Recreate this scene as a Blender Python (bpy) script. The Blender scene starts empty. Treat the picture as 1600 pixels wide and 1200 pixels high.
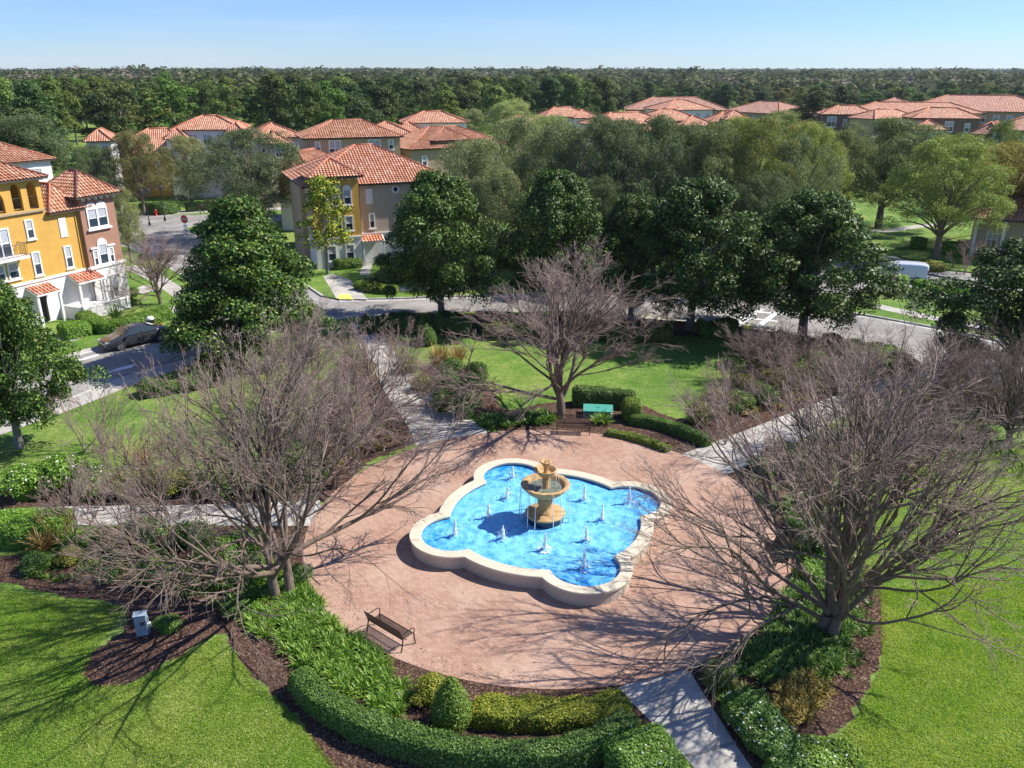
import bpy, bmesh, math, random
import numpy as np
from mathutils import Vector, Matrix
R = math.radians
random.seed(7); rng = np.random.default_rng(11)
scene = bpy.context.scene
COL = scene.collection

# ---------------------------------------------------------------- camera, sky, sun
F_PX, PITCH, CAMH = 1294.0, R(20.66), 18.5
cam_d = bpy.data.cameras.new("camera"); cam = bpy.data.objects.new("camera", cam_d); COL.objects.link(cam)
cam.location = (0, 0, CAMH); cam.rotation_euler = (R(90) - PITCH, 0, 0)
cam_d.sensor_width = 36.0; cam_d.lens = 36.0 * F_PX / 1600.0
cam_d.clip_start = 0.5; cam_d.clip_end = 30000
scene.camera = cam
SUN_EL, SUN_AZ = R(45.5), R(14)          # sun stands to the right (+x) of the view, a touch behind the park
SKY_STRENGTH, SUN_STRENGTH = 0.074, 5.0
world = bpy.data.worlds.new("World"); scene.world = world; world.use_nodes = True
wn = world.node_tree; wn.nodes.clear()
sky = wn.nodes.new('ShaderNodeTexSky'); sky.sky_type = 'NISHITA'; sky.sun_disc = False
sky.sun_elevation = SUN_EL; sky.sun_rotation = R(90) - SUN_AZ
sky.altitude = 50; sky.air_density = 1.0; sky.dust_density = 0.0; sky.ozone_density = 4.0
bgn = wn.nodes.new('ShaderNodeBackground'); bgn.inputs[1].default_value = SKY_STRENGTH
won = wn.nodes.new('ShaderNodeOutputWorld')
# thin cirrus streaks
tc = wn.nodes.new('ShaderNodeTexCoord'); mp = wn.nodes.new('ShaderNodeMapping')
mp.inputs['Scale'].default_value = (1.2, 1.2, 14); mp.inputs['Rotation'].default_value = (0, R(8), 0)
nz = wn.nodes.new('ShaderNodeTexNoise'); nz.inputs['Scale'].default_value = 2.3; nz.inputs['Detail'].default_value = 7
rp = wn.nodes.new('ShaderNodeValToRGB'); rp.color_ramp.elements[0].position = .46; rp.color_ramp.elements[1].position = .86
rp.color_ramp.elements[0].color = (0, 0, 0, 1); rp.color_ramp.elements[1].color = (.5, .5, .5, 1)
mx = wn.nodes.new('ShaderNodeMix'); mx.data_type = 'RGBA'; mx.inputs[7].default_value = (6.5, 7.2, 8.2, 1)
wn.links.new(tc.outputs['Generated'], mp.inputs[0]); wn.links.new(mp.outputs[0], nz.inputs[0])
wn.links.new(nz.outputs[0], rp.inputs[0]); wn.links.new(rp.outputs[0], mx.inputs[0])
tint = wn.nodes.new('ShaderNodeMix'); tint.data_type = 'RGBA'; tint.blend_type = 'MULTIPLY'; tint.inputs[0].default_value = 1
tint.inputs[7].default_value = (.74, .95, 1.42, 1)
wn.links.new(sky.outputs[0], tint.inputs[6]); wn.links.new(tint.outputs[2], mx.inputs[6])
wn.links.new(mx.outputs[2], bgn.inputs[0]); wn.links.new(bgn.outputs[0], won.inputs[0])
sd = bpy.data.lights.new("sun", 'SUN'); sd.energy = SUN_STRENGTH; sd.angle = R(0.55); sd.color = (1.0, .955, .88)
sun = bpy.data.objects.new("sun", sd); COL.objects.link(sun)
sdir = Vector((math.cos(SUN_EL) * math.cos(SUN_AZ), math.cos(SUN_EL) * math.sin(SUN_AZ), math.sin(SUN_EL)))
sun.rotation_euler = sdir.to_track_quat('Z', 'Y').to_euler()
scene.view_settings.view_transform = 'Standard'; scene.view_settings.look = 'None'
scene.view_settings.exposure = 0.62; scene.view_settings.gamma = 1
scene.cycles.max_bounces = 6; scene.cycles.diffuse_bounces = 3; scene.cycles.transparent_max_bounces = 8
scene.cycles.use_denoising = True

def P(px, py, z=0.0):
    """point of the place seen at this spot of the photograph, at height z"""
    u = (px - 800) / F_PX; v = (600 - py) / F_PX
    d = (u, math.cos(PITCH) + v * math.sin(PITCH), -math.sin(PITCH) + v * math.cos(PITCH))
    t = (z - CAMH) / d[2]
    return Vector((d[0] * t, d[1] * t, z))

# ---------------------------------------------------------------- object helpers
def tag(o, label=None, cat=None, group=None, kind=None):
    if label: o['label'] = label
    if cat: o['category'] = cat
    if group: o['group'] = group
    if kind: o['kind'] = kind
    return o
def empty(name, loc=(0, 0, 0), rz=0.0, label=None, cat=None, group=None):
    o = bpy.data.objects.new(name, None); COL.objects.link(o)
    o.location = loc; o.rotation_euler = (0, 0, rz); o.empty_display_size = .3
    return tag(o, label, cat, group)
def link(name, me, parent=None, loc=None):
    o = bpy.data.objects.new(name, me); COL.objects.link(o)
    if parent: o.parent = parent
    if loc is not None: o.location = loc
    return o
def copy_tree(root, loc, rz=0.0, scale=None, label=None, group=None, color=None):
    r = root.copy(); COL.objects.link(r); r.location = loc; r.rotation_euler = (0, 0, rz)
    if scale is not None: r.scale = scale if hasattr(scale, '__len__') else (scale,) * 3
    if label: r['label'] = label
    if group: r['group'] = group
    if color: r.color = color
    def rec(a, b):
        for ch in list(a.children):
            c = ch.copy(); COL.objects.link(c); c.parent = b
            if color: c.color = color
            rec(ch, c)
    rec(root, r)
    return r
class MB:
    """collects vertices and faces, links them as one mesh"""
    def __init__(s): s.v = []; s.f = []; s.uv = []; s.mi = []
    def add(s, vs, fs, uvs=None, mi=0):
        b = len(s.v); s.v += [tuple(x) for x in vs]
        for k, f in enumerate(fs):
            s.f.append([b + i for i in f]); s.mi.append(mi)
            s.uv.append(uvs[k] if uvs else None)
        return s
    def box(s, x0, x1, y0, y1, z0, z1, mi=0):
        vs = [(x, y, z) for z in (z0, z1) for x, y in ((x0, y0), (x1, y0), (x1, y1), (x0, y1))]
        return s.add(vs, [(3, 2, 1, 0), (4, 5, 6, 7), (0, 1, 5, 4), (1, 2, 6, 5), (2, 3, 7, 6), (3, 0, 4, 7)], mi=mi)
    def obox(s, c, ax, ay, az, hx, hy, hz, mi=0):
        c = Vector(c); X = Vector(ax) * hx; Y = Vector(ay) * hy; Z = Vector(az) * hz
        vs = [c + a * X + b * Y + d * Z for d in (-1, 1) for a, b in ((-1, -1), (1, -1), (1, 1), (-1, 1))]
        return s.add(vs, [(3, 2, 1, 0), (4, 5, 6, 7), (0, 1, 5, 4), (1, 2, 6, 5), (2, 3, 7, 6), (3, 0, 4, 7)], mi=mi)
    def tube(s, pts, r, n=6, caps=True, mi=0):
        pts = [Vector(p) for p in pts]; rs = r if hasattr(r, '__len__') else [r] * len(pts)
        b = []; prev = None
        for i, p in enumerate(pts):
            t = (pts[min(i + 1, len(pts) - 1)] - pts[max(i - 1, 0)]).normalized()
            if prev is None:
                prev = t.orthogonal().normalized()
            prev = (prev - t * prev.dot(t)).normalized(); bb = t.cross(prev)
            b.append([p + rs[i] * (math.cos(2 * math.pi * k / n) * prev + math.sin(2 * math.pi * k / n) * bb) for k in range(n)])
        vs = [q for ring in b for q in ring]; fs = []
        for i in range(len(pts) - 1):
            for k in range(n):
                k2 = (k + 1) % n; fs.append((i * n + k, i * n + k2, (i + 1) * n + k2, (i + 1) * n + k))
        if caps: fs.append(tuple(range(n))[::-1]); fs.append(tuple((len(pts) - 1) * n + k for k in range(n)))
        return s.add(vs, fs, mi=mi)
    def lathe(s, prof, n=32, c=(0, 0), mi=0, wob=None):
        vs = []; fs = []
        for (r, z) in prof:
            for k in range(n):
                a = 2 * math.pi * k / n; rr = r * (wob(a, r, z) if wob else 1)
                vs.append((c[0] + rr * math.cos(a), c[1] + rr * math.sin(a), z))
        for i in range(len(prof) - 1):
            for k in range(n):
                k2 = (k + 1) % n; fs.append((i * n + k, i * n + k2, (i + 1) * n + k2, (i + 1) * n + k))
        return s.add(vs, fs, mi=mi)
    def build(s, name, mats, parent=None, smooth=False, bevel=0):
        me = bpy.data.meshes.new(name); me.from_pydata(s.v, [], s.f)
        mats = mats if isinstance(mats, (list, tuple)) else [mats]
        for m in mats: me.materials.append(m)
        me.polygons.foreach_set('material_index', s.mi)
        if any(u is not None for u in s.uv):
            uvl = me.uv_layers.new(name='UVMap'); k = 0; data = []
            for f, u in zip(s.f, s.uv):
                for j in range(len(f)): data += list(u[j]) if u else [0, 0]
            uvl.data.foreach_set('uv', data)
        if smooth: me.polygons.foreach_set('use_smooth', [True] * len(me.polygons))
        me.update()
        o = link(name, me, parent)
        if bevel:
            m = o.modifiers.new('bevel', 'BEVEL'); m.width = bevel; m.segments = 2; m.limit_method = 'ANGLE'
        return o
def np_mesh(name, V, Fq, mats, fm=None, smooth=False):
    """mesh from an array of vertices (n,3) and of faces (m,k)"""
    V = np.asarray(V, np.float32); Fq = np.asarray(Fq, np.int32); k = Fq.shape[1]; m = len(Fq)
    me = bpy.data.meshes.new(name); me.vertices.add(len(V)); me.vertices.foreach_set('co', V.ravel())
    me.loops.add(m * k); me.loops.foreach_set('vertex_index', Fq.ravel())
    me.polygons.add(m); me.polygons.foreach_set('loop_start', np.arange(0, m * k, k, dtype=np.int32))
    for mt in (mats if isinstance(mats, (list, tuple)) else [mats]): me.materials.append(mt)
    if fm is not None: me.polygons.foreach_set('material_index', np.asarray(fm, np.int32))
    if smooth: me.polygons.foreach_set('use_smooth', np.ones(m, bool))
    me.update(calc_edges=True); return me

# ---------------------------------------------------------------- materials
def new_mat(name):
    m = bpy.data.materials.new(name); m.use_nodes = True; nt = m.node_tree
    return m, nt, nt.nodes['Principled BSDF']
def nd(nt, typ, **kw):
    n = nt.nodes.new(typ)
    for k, v in kw.items():
        if k.startswith('i_'): n.inputs[k[2:].replace('_', ' ')].default_value = v
        else: setattr(n, k, v)
    return n
def coord(nt, kind='Object', scale=(1, 1, 1), rot=(0, 0, 0)):
    t = nd(nt, 'ShaderNodeTexCoord'); m = nd(nt, 'ShaderNodeMapping')
    m.inputs['Scale'].default_value = scale; m.inputs['Rotation'].default_value = rot
    nt.links.new(t.outputs[kind], m.inputs[0]); return m.outputs[0]
def noise(nt, vec, scale, detail=4, rough=.55):
    n = nd(nt, 'ShaderNodeTexNoise'); n.inputs['Scale'].default_value = scale; n.inputs['Detail'].default_value = detail
    n.inputs['Roughness'].default_value = rough; nt.links.new(vec, n.inputs[0]); return n.outputs[0]
def ramp(nt, fac, stops):
    r = nd(nt, 'ShaderNodeValToRGB'); e = r.color_ramp.elements
    while len(e) < len(stops): e.new(.5)
    for k, (p, c) in enumerate(stops):
        e[k].position = p; e[k].color = (*c, 1) if len(c) == 3 else c
    nt.links.new(fac, r.inputs[0]); return r.outputs[0]
def mixc(nt, fac, a, b, mode='MIX'):
    m = nd(nt, 'ShaderNodeMix', data_type='RGBA', blend_type=mode)
    for sock, val in ((m.inputs[0], fac), (m.inputs[6], a), (m.inputs[7], b)):
        if hasattr(val, 'links') or hasattr(val, 'is_linked'): nt.links.new(val, sock)
        else: sock.default_value = val if not isinstance(val, tuple) or len(val) == 4 else (*val, 1)
    return m.outputs[2]
def bump(nt, h, bs, strength=.4, dist=.02):
    b = nd(nt, 'ShaderNodeBump'); b.inputs['Strength'].default_value = strength; b.inputs['Distance'].default_value = dist
    nt.links.new(h, b.inputs['Height']); nt.links.new(b.outputs[0], bs.inputs['Normal'])
def plain(name, col, rough=.6, metal=0.0, var=.12, scale=3.0, bmp=0.0, spec=.5):
    m, nt, bs = new_mat(name); vec = coord(nt)
    n = noise(nt, vec, scale, 5)
    lo = tuple(c * (1 - var) for c in col); hi = tuple(min(1, c * (1 + var)) for c in col)
    nt.links.new(ramp(nt, n, [(.3, lo), (.7, hi)]), bs.inputs['Base Color'])
    bs.inputs['Roughness'].default_value = rough; bs.inputs['Metallic'].default_value = metal
    bs.inputs['Specular IOR Level'].default_value = spec
    if 'stucco' in name:
        st = noise(nt, coord(nt, 'Object', (2.2, 2.2, .25)), 1.0, 6, .7); old = bs.inputs['Base Color'].links[0].from_socket
        nt.links.new(mixc(nt, ramp(nt, st, [(.5, (0, 0, 0)), (.78, (.30,) * 3)]), old, tuple(c * .62 for c in col)), bs.inputs['Base Color'])
    if bmp: bump(nt, noise(nt, vec, scale * 12, 3), bs, bmp)
    return m
def leaf_mat(name, stops, rough=.5, trans=.25, spec=.4, use_obj=True, patch=.0):
    """leaves: a colour per leaf (random per island), tinted by the object's colour, partly translucent"""
    m, nt, bs = new_mat(name)
    g = nd(nt, 'ShaderNodeNewGeometry'); fac = g.outputs['Random Per Island']
    if patch:
        nn = noise(nt, coord(nt), .5, 5, .7); mm = nd(nt, 'ShaderNodeMath', operation='MULTIPLY_ADD')
        mm.inputs[1].default_value = patch; nt.links.new(nn, mm.inputs[0])
        m2 = nd(nt, 'ShaderNodeMath', operation='MULTIPLY_ADD'); m2.inputs[1].default_value = 1 - patch; m2.inputs[2].default_value = 0
        nt.links.new(fac, m2.inputs[0]); nt.links.new(m2.outputs[0], mm.inputs[2]); fac = mm.outputs[0]
    c = ramp(nt, fac, stops)
    if use_obj:
        oi = nd(nt, 'ShaderNodeObjectInfo'); c = mixc(nt, 1.0, c, oi.outputs['Color'], 'MULTIPLY')
    nt.links.new(c, bs.inputs['Base Color']); bs.inputs['Roughness'].default_value = rough
    bs.inputs['Specular IOR Level'].default_value = spec
    tr = nd(nt, 'ShaderNodeBsdfTranslucent'); nt.links.new(mixc(nt, 1.0, c, (1.25, 1.3, .6, 1), 'MULTIPLY'), tr.inputs[0])
    ms = nd(nt, 'ShaderNodeMixShader'); ms.inputs[0].default_value = trans
    nt.links.new(bs.outputs[0], ms.inputs[1]); nt.links.new(tr.outputs[0], ms.inputs[2])
    nt.links.new(ms.outputs[0], nt.nodes['Material Output'].inputs[0]); return m

def lawn_mat():
    m, nt, bs = new_mat('lawn grass'); v = coord(nt)
    big = noise(nt, v, .13, 4, .6); mid = noise(nt, v, .8, 5, .7); fine = noise(nt, v, 3.2, 6, .85); vf = noise(nt, v, 9, 6, .9)
    c = ramp(nt, big, [(.38, (.050, .170, .006)), (.50, (.125, .250, .022)), (.60, (.330, .370, .095))])
    c = mixc(nt, .45, c, ramp(nt, mid, [(.38, (.055, .17, .008)), (.52, (.14, .26, .028)), (.66, (.32, .36, .11))]))
    c = mixc(nt, ramp(nt, fine, [(.40, (.65,) * 3), (.54, (0, 0, 0))]), c, (.045, .125, .008, 1))
    c = mixc(nt, ramp(nt, vf, [(.50, (0, 0, 0)), (.62, (.6,) * 3)]), c, (.40, .42, .17, 1))
    c = mixc(nt, ramp(nt, vf, [(.38, (.6,) * 3), (.48, (0, 0, 0))]), c, (.05, .12, .01, 1))
    nt.links.new(c, bs.inputs['Base Color']); bs.inputs['Roughness'].default_value = .85; bs.inputs['Specular IOR Level'].default_value = .2
    b = nd(nt, 'ShaderNodeBump'); b.inputs['Strength'].default_value = 1.0; b.inputs['Distance'].default_value = .12
    mm = mixc(nt, .5, fine, vf); nt.links.new(mm, b.inputs['Height']); nt.links.new(b.outputs[0], bs.inputs['Normal'])
    return m
def mulch_mat():
    m, nt, bs = new_mat('mulch'); v = coord(nt)
    vo = nd(nt, 'ShaderNodeTexVoronoi'); vo.inputs['Scale'].default_value = 17; nt.links.new(v, vo.inputs[0])
    n = noise(nt, v, 22, 4, .7); big = noise(nt, v, .8, 4)
    c = ramp(nt, vo.outputs['Color'], [(.2, (.045, .022, .016)), (.5, (.10, .052, .036)), (.72, (.17, .10, .07)), (.9, (.33, .23, .17))])
    c = mixc(nt, ramp(nt, n, [(.4, (.7,) * 3), (.6, (0, 0, 0))]), c, (.04, .022, .016, 1))
    c = mixc(nt, ramp(nt, big, [(.45, (0, 0, 0)), (.7, (.4,) * 3)]), c, (.13, .085, .055, 1))
    nt.links.new(c, bs.inputs['Base Color']); bs.inputs['Roughness'].default_value = .95; bs.inputs['Specular IOR Level'].default_value = .15
    b = nd(nt, 'ShaderNodeBump'); b.inputs['Strength'].default_value = 1; b.inputs['Distance'].default_value = .06
    nt.links.new(mixc(nt, .5, vo.outputs['Distance'], n), b.inputs['Height']); nt.links.new(b.outputs[0], bs.inputs['Normal'])
    return m
def brick_mat():
    m, nt, bs = new_mat('plaza brick pavers'); v = coord(nt, rot=(0, 0, R(38)))
    br = nd(nt, 'ShaderNodeTexBrick'); br.inputs['Scale'].default_value = 1.0
    br.inputs['Brick Width'].default_value = .23; br.inputs['Row Height'].default_value = .115; br.inputs['Mortar Size'].default_value = .010
    br.inputs['Mortar Smooth'].default_value = .2; br.inputs['Bias'].default_value = -.1
    br.inputs['Color1'].default_value = (.34, .185, .12, 1); br.inputs['Color2'].default_value = (.47, .29, .20, 1)
    br.inputs['Mortar'].default_value = (.26, .165, .13, 1); nt.links.new(v, br.inputs[0])
    v2 = coord(nt); n1 = noise(nt, v2, .35, 5, .6); n2 = noise(nt, v2, 3.5, 5, .6)
    c = mixc(nt, ramp(nt, n1, [(.42, (0, 0, 0)), (.68, (.55,) * 3)]), br.outputs[0], (.53, .375, .285, 1))
    c = mixc(nt, ramp(nt, n2, [(.46, (0, 0, 0)), (.75, (.45,) * 3)]), c, (.27, .155, .11, 1))
    nt.links.new(c, bs.inputs['Base Color']); bs.inputs['Roughness'].default_value = .8
    bump(nt, br.outputs['Fac'], bs, -.5, .01); return m
def concrete_mat(name, col, joints=0.0, rot=0):
    m, nt, bs = new_mat(name); v = coord(nt)
    n = noise(nt, v, .7 if 'fountain' not in name else 4., 6, .65); n2 = noise(nt, v, 14, 4, .7)
    c = ramp(nt, n, [(.34, tuple(x * (.66 if 'stone' not in name or 'fount' in name else .9) for x in col)), (.52, col), (.7, tuple(min(1, x * (1.2 if 'stone' not in name or 'fount' in name else 1.06)) for x in col))])
    c = mixc(nt, ramp(nt, n2, [(.45, (0, 0, 0)), (.75, (.3,) * 3)]), c, tuple(x * .65 for x in col))
    nt.links.new(c, bs.inputs['Base Color']); bs.inputs['Roughness'].default_value = .85; bump(nt, n2, bs, .3, .01); return m
def asphalt_mat():
    m, nt, bs = new_mat('asphalt'); v = coord(nt); n = noise(nt, v, .25, 6, .65); n2 = noise(nt, v, 16, 4, .8)
    c = ramp(nt, n, [(.34, (.20, .185, .17)), (.5, (.28, .26, .24)), (.66, (.37, .34, .31))])
    c = mixc(nt, ramp(nt, n2, [(.5, (0, 0, 0)), (.8, (.4,) * 3)]), c, (.15, .145, .14, 1))
    vo = nd(nt, 'ShaderNodeTexVoronoi', feature='DISTANCE_TO_EDGE'); vo.inputs['Scale'].default_value = .33
    wv = nd(nt, 'ShaderNodeVectorMath', operation='ADD'); nn = nd(nt, 'ShaderNodeTexNoise'); nn.inputs['Scale'].default_value = 1.4; nt.links.new(v, nn.inputs[0])
    nt.links.new(v, wv.inputs[0]); nt.links.new(nn.outputs['Color'], wv.inputs[1]); nt.links.new(wv.outputs[0], vo.inputs[0])
    c = mixc(nt, ramp(nt, vo.outputs[0], [(.0, (.75,) * 3), (.022, (0, 0, 0))]), c, (.09, .085, .08, 1))
    nt.links.new(c, bs.inputs['Base Color']); bs.inputs['Roughness'].default_value = .9; bump(nt, n2, bs, .3, .01); return m
def roof_mat():
    m, nt, bs = new_mat('clay roof tiles')
    t = nd(nt, 'ShaderNodeTexCoord'); uv = t.outputs['UV']
    sc = nd(nt, 'ShaderNodeVectorMath', operation='MULTIPLY'); sc.inputs[1].default_value = (1 / .30, 1 / .40, 1); nt.links.new(uv, sc.inputs[0])
    fl = nd(nt, 'ShaderNodeVectorMath', operation='FLOOR'); nt.links.new(sc.outputs[0], fl.inputs[0])
    wnz = nd(nt, 'ShaderNodeTexWhiteNoise', noise_dimensions='2D'); nt.links.new(fl.outputs[0], wnz.inputs[0])
    c = ramp(nt, wnz.outputs[0], [(0, (.42, .16, .08)), (.45, (.53, .235, .125)), (.8, (.60, .30, .175)), (1, (.68, .42, .28))])
    big = noise(nt, coord(nt), .5, 5, .6)
    c = mixc(nt, ramp(nt, big, [(.4, (0, 0, 0)), (.75, (.45,) * 3)]), c, (.42, .24, .17, 1))
    oi = nd(nt, 'ShaderNodeObjectInfo'); c = mixc(nt, 1.0, c, oi.outputs['Color'], 'MULTIPLY')
    nt.links.new(c, bs.inputs['Base Color']); bs.inputs['Roughness'].default_value = .75
    # barrel profile and course steps as relief
    sx = nd(nt, 'ShaderNodeSeparateXYZ'); nt.links.new(sc.outputs[0], sx.inputs[0])
    s1 = nd(nt, 'ShaderNodeMath', operation='MULTIPLY'); s1.inputs[1].default_value = 2 * math.pi; nt.links.new(sx.outputs[0], s1.inputs[0])
    s2 = nd(nt, 'ShaderNodeMath', operation='SINE'); nt.links.new(s1.outputs[0], s2.inputs[0])
    fr = nd(nt, 'ShaderNodeMath', operation='FRACT'); nt.links.new(sx.outputs[1], fr.inputs[0])
    ad = nd(nt, 'ShaderNodeMath', operation='MULTIPLY_ADD'); ad.inputs[1].default_value = -1.1; nt.links.new(fr.outputs[0], ad.inputs[0]); nt.links.new(s2.outputs[0], ad.inputs[2])
    bump(nt, ad.outputs[0], bs, .9, .05); return m
def water_mat():
    m, nt, bs = new_mat('pool water'); v = coord(nt, 'Object')
    n1 = noise(nt, v, 1.9, 6, .75); n2 = noise(nt, v, 11, 6, .8)
    # foam drifting round the jets: distance to the middle, from the object's own coordinates
    ln = nd(nt, 'ShaderNodeVectorMath', operation='LENGTH'); nt.links.new(v, ln.inputs[0])
    reach = ramp(nt, ln.outputs['Value'], [(0.0, (1, 1, 1)), (.999, (1, 1, 1))])
    mr = nd(nt, 'ShaderNodeMapRange'); mr.inputs[1].default_value = 3.2; mr.inputs[2].default_value = 5.3; mr.inputs[3].default_value = .07; mr.inputs[4].default_value = -.10
    nt.links.new(ln.outputs['Value'], mr.inputs[0])
    s = nd(nt, 'ShaderNodeMath', operation='ADD'); nt.links.new(n1, s.inputs[0]); nt.links.new(mr.outputs[0], s.inputs[1])
    s2 = nd(nt, 'ShaderNodeMath', operation='MULTIPLY_ADD'); s2.inputs[1].default_value = .55; nt.links.new(n2, s2.inputs[0]); nt.links.new(s.outputs[0], s2.inputs[2])
    foam = ramp(nt, s2.outputs[0], [(.64, (0, 0, 0)), (.74, (.50,) * 3), (.90, (.95,) * 3)])
    base = mixc(nt, n2, (.003, .17, .62, 1), (.015, .32, .78, 1))
    c = mixc(nt, foam, base, (.22, .62, .90, 1))
    bs.inputs['Specular IOR Level'].default_value = .35
    nt.links.new(c, bs.inputs['Base Color']); bs.inputs['Roughness'].default_value = .22
    bump(nt, n2, bs, .7, .05); return m

M = {}
M['lawn'] = lawn_mat(); M['mulch'] = mulch_mat(); M['brick'] = brick_mat(); M['asphalt'] = asphalt_mat(); M['roof'] = roof_mat(); M['water'] = water_mat()
M['path'] = concrete_mat('path concrete', (.47, .44, .385)); M['walk'] = concrete_mat('sidewalk concrete', (.44, .41, .36))
M['curb'] = concrete_mat('curb concrete', (.50, .48, .44)); M['stone'] = concrete_mat('cast stone', (.62, .53, .40))
M['stone_side'] = concrete_mat('cast stone wall', (.54, .45, .34))
M['fount'] = concrete_mat('fountain stone', (.50, .32, .14)); M['tile'] = plain('dark glazed tile', (.015, .025, .06), .15, var=.6, scale=14)
M['white_line'] = plain('road paint white', (.75, .75, .75), .7); M['yellow_pad'] = plain('tactile paving yellow', (.75, .72, .12), .8)
M['bark'] = plain('crape bark', (.16, .115, .085), .85, var=.35, scale=5, bmp=.4)
M['bark_thin'] = plain('crape twigs', (.30, .215, .18), .85, var=.25, scale=3)
M['bark_dark'] = plain('grey bark', (.16, .13, .105), .9, var=.3, scale=4, bmp=.5)
M['bark_mag'] = plain('magnolia bark', (.20, .18, .16), .85, var=.25, scale=4, bmp=.4)
M['mag'] = leaf_mat('magnolia leaves', [(0, (.014, .036, .007)), (.45, (.034, .080, .013)), (.70, (.105, .205, .030)), (1, (.22, .25, .06))], .5, .12, .3)
M['oak'] = leaf_mat('oak leaves', [(0, (.085, .105, .050)), (.5, (.160, .188, .095)), (1, (.30, .325, .18))], .65, .25, .25)
M['pine'] = leaf_mat('pine foliage', [(0, (.038, .066, .018)), (.5, (.08, .125, .034)), (1, (.16, .205, .07))], .7, .2, .2)
M['hedge'] = leaf_mat('hedge leaves', [(0, (.045, .092, .016)), (.5, (.085, .155, .028)), (.88, (.17, .25, .055)), (1, (.27, .32, .12))], .5, .2, .35)
M['lir'] = leaf_mat('strappy leaves', [(0, (.04, .105, .012)), (.5, (.10, .20, .028)), (1, (.27, .36, .09))], .45, .25, .4)
M['dry'] = leaf_mat('dry grass blades', [(0, (.20, .14, .06)), (.5, (.34, .25, .11)), (1, (.48, .38, .18))], .7, .25, .2)
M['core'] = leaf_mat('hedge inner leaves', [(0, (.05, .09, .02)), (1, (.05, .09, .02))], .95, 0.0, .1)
M['flower'] = plain('white blossoms', (.80, .80, .74), .7)
M['white'] = plain('white trim paint', (.82, .81, .78), .6, var=.04); M['white_stucco'] = plain('white stucco', (.76, .74, .71), .8, var=.06, bmp=.15)
M['yellow'] = plain('ochre stucco', (.62, .355, .075), .85, var=.07, scale=1.2, bmp=.15); M['brown'] = plain('terracotta stucco', (.36, .19, .125), .85, var=.07, scale=1.2, bmp=.15)
M['beige'] = plain('beige stucco', (.50, .42, .31), .85, var=.06, scale=1.2, bmp=.15); M['tan'] = plain('tan stucco', (.40, .31, .20), .85, var=.07, scale=1.2, bmp=.15)
M['orange'] = plain('orange stucco', (.55, .25, .07), .85, var=.07, scale=1.2, bmp=.15); M['darkbrown'] = plain('dark brown stucco', (.19, .125, .095), .85)
M['fascia'] = plain('dark eave board', (.075, .05, .04), .7); M['ridge'] = plain('clay ridge tiles', (.46, .17, .095), .75, var=.3, scale=4, bmp=.3)
M['ridge_dark'] = plain('mortared ridge tiles', (.16, .06, .04), .8, var=.3, scale=4)
def glass_mat():
    m, nt, bs = new_mat('window glass'); bs.inputs['Base Color'].default_value = (.035, .055, .08, 1)
    bs.inputs['Roughness'].default_value = .06; bs.inputs['Specular IOR Level'].default_value = .8; return m
M['glass'] = glass_mat(); M['blind'] = plain('window blinds', (.50, .52, .55), .5, var=.1)
M['door'] = plain('dark door', (.03, .022, .02), .5); M['iron'] = plain('black iron', (.02, .02, .022), .5, var=.1)
M['bench'] = plain('brown powder coat', (.045, .028, .024), .42, .3, var=.1)
M['red'] = plain('stop sign red', (.55, .02, .03), .4, var=.03); M['teal'] = plain('teal cabinet paint', (.05, .30, .24), .5, var=.15)
M['teal_top'] = plain('teal cabinet lid', (.07, .32, .25), .5, var=.12)
M['grey'] = plain('grey cabinet paint', (.26, .32, .38), .5, var=.15); M['foam'] = None
def foam_mat():
    m, nt, bs = new_mat('aerated water'); bs.inputs['Base Color'].default_value = (.88, .92, .95, 1); bs.inputs['Roughness'].default_value = .35
    v = coord(nt); n = noise(nt, v, 16, 4); 
    tr = nd(nt, 'ShaderNodeBsdfTransparent'); ms = nd(nt, 'ShaderNodeMixShader')
    nt.links.new(ramp(nt, n, [(.45, (.0,) * 3), (.70, (.5,) * 3)]), ms.inputs[0]); nt.links.new(bs.outputs[0], ms.inputs[1]); nt.links.new(tr.outputs[0], ms.inputs[2])
    nt.links.new(ms.outputs[0], nt.nodes['Material Output'].inputs[0]); return m
M['foam'] = foam_mat()
def paint(name, col, rough=.25, metal=.0):
    m, nt, bs = new_mat(name); bs.inputs['Base Color'].default_value = (*col, 1); bs.inputs['Roughness'].default_value = rough
    bs.inputs['Metallic'].default_value = metal; bs.inputs['Coat Weight'].default_value = .7; bs.inputs['Coat Roughness'].default_value = .05; return m
M['car_dark'] = paint('bronze grey car paint', (.045, .046, .052), .15, .2); M['car_white'] = paint('white van paint', (.62, .66, .74), .3)
M['car_blue'] = paint('blue car paint', (.05, .10, .22), .3, .3)
M['tyre'] = plain('tyre rubber', (.02, .02, .02), .8); M['rim'] = plain('alloy rim', (.5, .5, .5), .35, .8, var=.05)
M['plastic'] = plain('black plastic', (.03, .03, .032), .6); M['lamp_lens'] = plain('headlight lens', (.55, .55, .55), .1)
M['red_lens'] = plain('tail lamp lens', (.4, .02, .02), .2)
M['skin'] = plain('skin', (.45, .27, .19), .6); M['shirt'] = plain('dark red shirt', (.18, .03, .04), .8); M['trousers'] = plain('dark trousers', (.03, .03, .045), .8)
M['terracotta'] = plain('terracotta', (.50, .20, .10), .8)
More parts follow.
